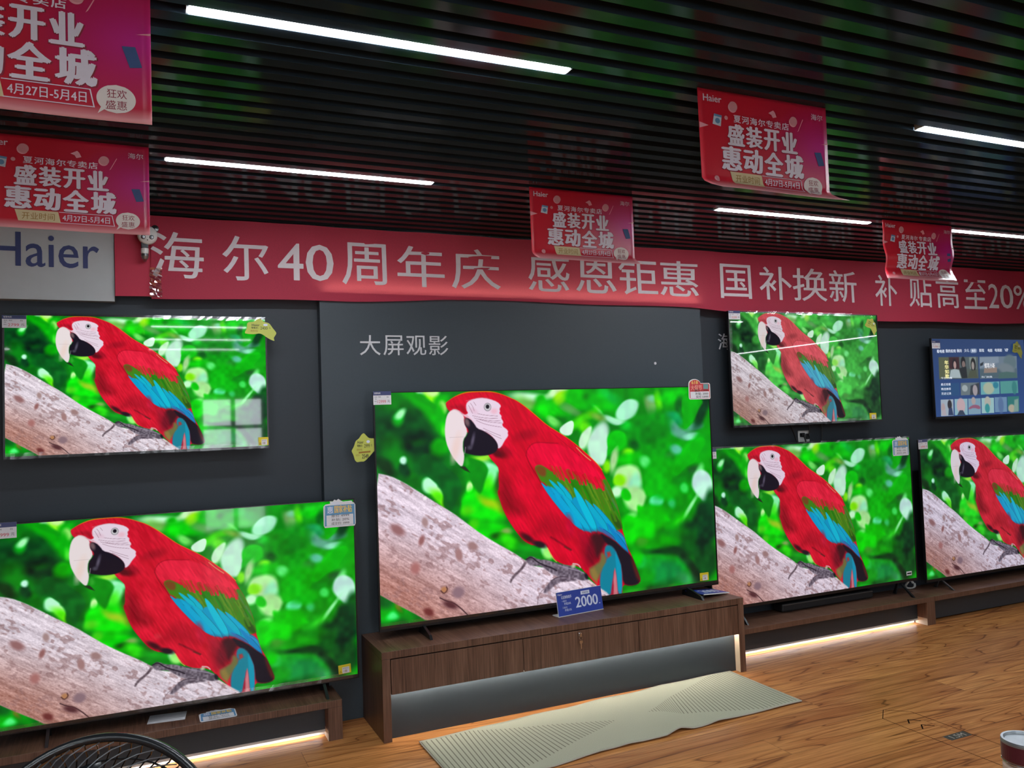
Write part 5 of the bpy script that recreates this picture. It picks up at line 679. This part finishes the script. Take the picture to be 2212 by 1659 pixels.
# ------------------------------------------------------------------ hanging posters
def poster(x0, y0, w, h, label, curl, sweep=0, crease=False, start=.88):
    t = thing('poster', (x0, y0, 2.70), label, 'poster', 'red opening-sale posters hung from the ceiling slats')
    def S(u, v, off=0):          # u from the left, v from the foot (0) to the top (1)
        s = 1-v; k = max(0, s-start)/(1-start); y = -curl*k**1.8-.006*math.sin(u*5+1)*s; z = -h*s; x = w*u+sweep*k**2.2
        if crease: y += -.012*math.sin(s*13+u*1.5)*s-.012*math.sin(u*9)*s*(1-s); x += .012*math.sin(s*6)*(1 if u > .5 else -.6)*s
        return (x, y-off, z)
    n = 26; vs = [S(i/n, j/n) for i in range(n+1) for j in range(n+1)]; fs = [(i*(n+1)+j, (i+1)*(n+1)+j, (i+1)*(n+1)+j+1, i*(n+1)+j+1) for i in range(n) for j in range(n)]
    o = MB().add(vs, fs).build('sheet', 'poster', t, smooth=True)
    uvl = o.data.uv_layers.new(name='UVMap')
    for l in o.data.loops: a = l.vertex_index; uvl.data[l.index].uv = ((a//(n+1))/n, (a % (n+1))/n)
    md = o.modifiers.new('s', 'SOLIDIFY'); md.thickness = .0008; md.offset = 1 if False else 0
    P1 = lambda u, v: S(u, 1-v, .0016); P2 = lambda u, v: S(u, 1-v, .0024); P3 = lambda u, v: S(u, 1-v, .0031)
    m = MB()
    for s, a, b_, c, d in (('盛装开业', .195, .755, .535, .315), ('惠动全城', .14, .80, .79, .545)):
        for i, ch in enumerate(s): q = (b_-a)/4; put_text(m, ch, P1, a+q*i+.003, a+q*(i+1)+.002, c+.008, d+.003, .05, .3)
    m.build('headline_shadow', 'shade', t)
    m = MB()
    for s, a, b_, c, d in (('盛装开业', .195, .755, .535, .315), ('惠动全城', .14, .80, .79, .545)):
        for i, ch in enumerate(s): q = (b_-a)/4; put_text(m, ch, P2, a+q*i+.006, a+q*(i+1)-.004, c, d, .046, .4)
    m.build('headline', 'lilac', t)
    m = MB()
    for i, ch in enumerate('夏河海尔专卖店'): q = .44/7; put_text(m, ch, P2, .25+q*i+.003, .25+q*(i+1)-.004, .30, .225, .02)
    m.build('shop_name', 'lilac', t)
    m = MB(); put_text(m, 'Haier', P2, .035, .17, .125, .055, .015); put_text(m, '海尔', P2, .87, .965, .15, .085); m.build('brand_mark', 'lilac', t)
    m = MB(); rows(m, P2, lambda v: .205+(v-.8)*.167, lambda v: .45+(v-.8)*.125, .80, .92); m.build('time_label', 'cream', t)
    m = MB(); put_text(m, '开业时间', P3, .245, .43, .90, .825); m.build('time_text', 'brink', t)
    m = MB()
    for a in ([(.455, .80), (.77, .80), (.77, .806), (.455, .806)], [(.46, .914), (.785, .914), (.785, .92), (.46, .92)], ): quad(m, P2, a)
    rows(m, P2, lambda v: .765+(v-.8)*.125, lambda v: .77+(v-.8)*.125, .80, .92)
    put_text(m, '4月27日-5月4日', P2, .475, .755, .895, .825, .015); m.build('date_text', 'lilac', t)
    m = MB(); el = lambda v: .074*math.sqrt(max(0, 1-((v-.85)/.095)**2)); rows(m, P2, lambda v: .865-el(v), lambda v: .865+el(v), .755, .945, 20); rows(m, P2, lambda v: .81-(v-.9)*.27, lambda v: .84-(v-.9)*.8, .90, .955, 6); m.build('speech_bubble', 'bubble', t)
    m = MB(); put_text(m, '狂欢', P3, .83, .905, .845, .785); put_text(m, '盛惠', P3, .825, .905, .92, .86); m.build('bubble_text', 'shade', t)
    for cx, cy, r in ((.255, .14, .032), (.725, .195, .030), (.198, .265, .013), (.105, .885, .018)):
        m = MB(); disc(m, P2, cx, cy, r, r*1.6); m.build('coin_picture', 'coin', t)
        if r > .025: m = MB(); disc(m, P1, cx-.005, cy+.012, r, r*1.6); m.build('coin_edge', 'pink', t)
    m = MB(); quad(m, P2, [(.525, .15), (.565, .115), (.578, .135), (.55, .165)]); quad(m, P2, [(.55, .166), (.578, .136), (.59, .18), (.56, .195)]); m.build('envelope_picture', 'pink', t)
    m = MB(); quad(m, P2, [(.755, .30), (.80, .16), (.803, .165), (.765, .285)]); m.build('streak', 'pink', t)
    m = MB(); m.slot(0); quad(m, P2, [(.11, .24), (.165, .25), (.155, .36), (.095, .345)]); m.slot(1); quad(m, P3, [(.11, .24), (.165, .25), (.163, .272), (.107, .262)]); disc(m, P3, .132, .308, .018, .028, 18); m.build('washing_machine_picture', ['washer', 'washd'], t)
    m = MB(); quad(m, P2, [(.888, .49), (.94, .485), (.965, .62), (.918, .63)]); m.build('refrigerator_picture', 'fridge', t)
    m = MB(); quad(m, P2, [(0, .34), (.065, .365), (0, .40)]); m.build('light_ray', 'pink', t); m = MB(); quad(m, P2, [(.94, .40), (1, .38), (1, .395)]); m.build('light_ray', 'pink', t)
    return t
poster(-.93, -2.452, .573, .362, 'nearest red sale poster, cut off by the top left corner', .004)
poster(-.915, -1.155, .565, .345, 'red sale poster at the left edge in front of the grey sign board', .006)
poster(1.341, -2.362, .578, .350, 'big red sale poster at the upper right with its foot curling forward', .045, .05)
poster(1.306, -1.112, .577, .348, 'flat red sale poster hanging before the middle of the banner', .03, .025)
poster(3.613, -1.122, .592, .362, 'small creased red sale poster with its foot curled forward, at the right', .055, -.06, True, .74)

# ------------------------------------------------------------------ security camera on the banner, tape
pc = thing('security_camera', (-.350, -.150, 2.578), 'black and white panda-faced security camera before the left end of the banner', 'security camera')
MB().lathe([(0, -.016), (.040, -.014), (.046, -.004), (.046, .012), (.036, .03), (0, .036)], (0, 0, 0), 36, 'y').build('head', 'pandaw', pc, smooth=True)
for s in (-1, 1): MB().lathe([(0, -.012), (.017, -.010), (.019, 0), (.017, .010), (0, .012)], (.035*s, .006, .036), 20, 'y').build('ear', 'black', pc)
for s in (-1, 1):
    e = MB().lathe([(0, -.0185), (.0105, -.018), (.0115, -.013)], (.019*s, 0, -.012), 20, 'y').build('eye', 'black', pc); MB().lathe([(0, -.0205), (.007, -.020), (.008, -.0182)], (.019*s, 0, -.012), 16, 'y').build('lens', 'steel', e)
MB().lathe([(0, -.019), (.010, -.018), (.012, -.012)], (0, 0, .012), 20, 'y').build('sensor', 'black', pc); MB().lathe([(0, -.0185), (.003, -.018), (.003, -.015)], (0, 0, -.027), 10, 'y').build('nose', 'black', pc)
MB().box(-.030, .004, -.004, .022, -.066, -.036, bev=.003).build('body', 'black', pc)
MB().lathe([(0, -.092), (.016, -.092), (.018, -.088), (.018, -.066), (0, -.066)], (-.013, .009, 0), 20).build('neck', 'pandaw', pc); MB().lathe([(0, -.122), (.012, -.120), (.018, -.104), (.0165, -.092), (0, -.092)], (-.013, .009, 0), 20).build('lamp_cap', 'steel', pc)
MB().tube([(-.013, .009, -.11), (-.013, .04, -.114), (-.013, .0575, -.114)], .010, 10).build('bracket', 'steel', pc)
r = random.Random(5); vs = []
for j in range(15):
    for i in range(6): vs.append((-.345+.055*i/5+.008*r.random(), -.100-.008*r.random(), 2.425-.150*j/14))
tag(MB().add(vs, [(j*6+i, j*6+i+1, (j+1)*6+i+1, (j+1)*6+i) for j in range(14) for i in range(5)]).build('clear_tape', glass('tape_film', .60, (1, .96, .96), .10)), 'crumpled clear tape on the banner below the security camera', 'tape')

# ------------------------------------------------------------------ rug and floor sticker
rg = thing('runner_rug', (0, 0, 0), 'long beige runner rug with fine stripes in front of the drawer cabinet', 'rug')
BACK = [(.851, -.570), (1.101, -.555), (1.304, -.539), (1.507, -.523), (1.714, -.518), (1.947, -.493), (2.195, -.489), (2.363, -.466), (2.536, -.461), (2.70, -.460), (2.879, -.455)]
FRONT = [(.850, -1.165), (1.05, -1.16), (1.31, -1.151), (1.584, -1.109), (1.807, -1.105), (1.955, -1.108), (2.066, -1.075), (2.13, -1.094), (2.377, -1.076), (2.625, -1.072), (2.873, -1.060)]
def interp(L, k):
    s = k*(len(L)-1); i = min(int(s), len(L)-2); f = s-i; return np.array(L[i])*(1-f)+np.array(L[i+1])*f
NU, NV = 90, 24; vs = []; uvs = []
for i in range(NU+1):
    a, c = interp(BACK, i/NU), interp(FRONT, i/NU)
    for j in range(NV+1):
        k = j/NV; p = a*(1-k)+c*k; lift = .011*math.exp(-((p[0]-2.05)/.07)**2)*max(0, k-.55)/.45+.006*math.exp(-((p[0]-1.74)/.06)**2)*max(0, k-.6)/.4+.006*math.exp(-((p[0]-2.3)/.05)**2)*k**3+.0015*(1+math.sin(p[0]*16+2))*(k**8+(1-k)**8)
        vs.append((p[0], p[1], .006+lift)); uvs.append((2.02*i/NU, .6*k))
m = MB().add(vs, [(i*(NV+1)+j, (i+1)*(NV+1)+j, (i+1)*(NV+1)+j+1, i*(NV+1)+j+1) for i in range(NU) for j in range(NV)])
o = m.build('weave', 'rug', rg, smooth=True); ul = o.data.uv_layers.new(name='UVMap')
for l in o.data.loops: ul.data[l.index].uv = uvs[l.vertex_index]
md = o.modifiers.new('s', 'SOLIDIFY'); md.thickness = .005; md.offset = 0
ed = [vs[i*(NV+1)] for i in range(NU+1)]+[vs[NU*(NV+1)+j] for j in range(1, NV+1)]+[vs[i*(NV+1)+NV] for i in range(NU-1, -1, -1)]+[vs[j] for j in range(NV-1, 0, -1)]
MB().tube(ed, .0035, 6, True).build('hem', mat('rug_hem', (.40, .36, .30), .9), rg)
fs_ = thing('floor_sticker', (0, 0, .0004), 'clear arrow-shaped distance sticker marked 1.5M on the wood floor', 'sticker')
def strip(mb, pts, wd):
    for (x0, y0), (x1, y1) in zip(pts[:-1], pts[1:]):
        d = np.array((x1-x0, y1-y0)); nn = np.array((-d[1], d[0]))/np.linalg.norm(d)*wd/2
        mb.add([(x0+nn[0], y0+nn[1], 0), (x1+nn[0], y1+nn[1], 0), (x1-nn[0], y1-nn[1], 0), (x0-nn[0], y0-nn[1], 0)], [(0, 1, 2, 3)])
m = MB(); strip(m, [(3.028, -2.9), (3.047, -1.446), (3.148, -1.360), (3.248, -1.447), (3.232, -2.9)], .0036); m.build('outline', 'line', fs_)
for pts in ([(3.106, -1.556), (3.144, -1.516), (3.186, -1.560)], [(3.102, -1.638), (3.143, -1.596), (3.185, -1.639)]):
    m = MB(); strip(m, pts, .007); m.build('chevron', 'line', fs_)
m = MB().add([(3.098, -1.749, 0), (3.243, -1.747, 0), (3.239, -1.803, 0), (3.096, -1.803, 0)], [(0, 1, 2, 3)]); m.build('dark_tag', 'tag', fs_)
m = MB(); put_text(m, '1.5M', lambda u, v: (u, v, .0005), 3.125, 3.215, -1.793, -1.759, .01); m.build('lettering', 'tagt', fs_)

# ------------------------------------------------------------------ fan in the foreground
fn = thing('pedestal_fan', (-.478, -2.89, 0), 'black pedestal fan with wire guard at the bottom left', 'fan')
HM = Matrix.Translation((-.008, 0, .815)) @ Matrix.Rotation(math.radians(-16), 4, 'Z') @ Matrix.Rotation(math.radians(-24), 4, 'X')
def H(p): return tuple(HM @ Vector(p))
R0 = .222
ring = MB(); n = 72; prof = [(-.007, -.011), (.007, -.014), (.010, 0), (.007, .014), (-.007, .011)]; vs = []
for i in range(n):
    a = 2*PI*i/n
    for dr_, dy in prof: vs.append(H(((R0+dr_)*math.cos(a), dy, (R0+dr_)*math.sin(a))))
k = len(prof); ring.add(vs, [(i*k+j, i*k+(j+1) % k, ((i+1) % n)*k+(j+1) % k, ((i+1) % n)*k+j) for i in range(n) for j in range(k)]); ring.build('guard_ring', 'black', fn, smooth=True)
def wires(mb, side, cnt, swirl, r):
    for i in range(cnt):
        a0 = 2*PI*i/cnt; pts = []
        for q in np.linspace(0, 1, 12): rr = .05+(R0-.008-.05)*q if side < 0 else .05+(R0-.004-.05)*q; a = a0+swirl*(q-.5); dep = side*(.012+(.062 if side < 0 else .10)*math.sqrt(max(0, 1-q**3))); pts.append(H((rr*math.cos(a), dep, rr*math.sin(a))))
        mb.tube(pts, r, 5)
m = MB(); wires(m, -1, 52, -.9, .0012); m.build('front_guard', 'wire', fn)
m = MB(); wires(m, 1, 64, -.6, .0016)
for q in (.14, .19): m.tube([H((q*math.cos(a), .012+.10*math.sqrt(1-((q-.05)/.17)**3), q*math.sin(a))) for a in np.linspace(0, 2*PI, 48)[:-1]], .002, 5, True)
m.build('rear_guard', 'black', fn)
m = MB(); m.lathe([(0, -.078), (.045, -.076), (.05, -.070), (.05, -.066)], (0, 0, 0), 28, 'y'); m.v = [H(p) for p in m.v]; m.build('badge', 'black', fn)
for i in range(3):
    a0 = 2*PI*i/3; vs = []
    for q in np.linspace(0, 1, 7):
        rr = .03+.15*q
        for s in np.linspace(-1, 1, 5): a = a0+s*(.25+.35*math.sin(q*2.2)); vs.append(H((rr*math.cos(a), .018*s, rr*math.sin(a))))
    o = MB().add(vs, [(i2*5+j, i2*5+j+1, (i2+1)*5+j+1, (i2+1)*5+j) for i2 in range(6) for j in range(4)]).build('blade', 'black', fn, smooth=True); md = o.modifiers.new('s', 'SOLIDIFY'); md.thickness = .002
m = MB(); m.lathe([(0, .03), (.05, .03), (.055, .06), (.05, .14), (.03, .17), (0, .175)], (0, 0, 0), 28, 'y'); m.v = [H(p) for p in m.v]; m.build('motor_housing', 'black', fn, smooth=True)
p = Vector(H((0, .10, -.04))); MB().tube([(p.x, p.y, p.z), (p.x, p.y, .02)], .016, 16).build('pole', 'black', fn); MB().lathe([(0, 0), (.19, 0), (.19, .012), (.15, .024), (.03, .034), (0, .034)], (p.x, p.y, 0), 40).build('base', 'black', fn)

# ------------------------------------------------------------------ bottle on a table beside the camera
tb = thing('side_table', (1.16, -3.80, 0), 'white table under the jar at the bottom right', 'table')
MB().box(-.28, .2, -.2, .2, .80, .822, bev=.004).build('top', 'table', tb)
for sx in (-.25, .17):
    for sy in (-.17, .17): MB().box(sx-.018, sx+.018, sy-.018, sy+.018, 0, .80).build('leg', 'table', tb)
bo = thing('jar', (.956, -3.648, .822), 'cloudy jar with a silver and maroon lid at the bottom right corner', 'jar')
MB().lathe([(0, 0), (.033, 0), (.036, .006), (.036, .165), (.033, .172), (.033, .176), (0, .176)], n=40).build('body', 'bottle', bo, smooth=False)
MB().lathe([(0, .176), (.0365, .176), (.0372, .179), (.0372, .203), (.0362, .205), (0, .205)], n=48).build('lid', 'maroon', bo)
MB().lathe([(0, .2056), (.031, .2056), (.033, .2095), (.0365, .2095), (.0373, .2062), (.0373, .203)], n=48).build('lid_disc', 'lidtop', bo, smooth=False)
MB().tube([(.0365*math.cos(a), .0365*math.sin(a), .1735) for a in np.linspace(0, 2*PI, 48)[:-1]], .0012, 6, True).build('seal_ring', 'chrome', bo)
bpy.context.view_layer.update()
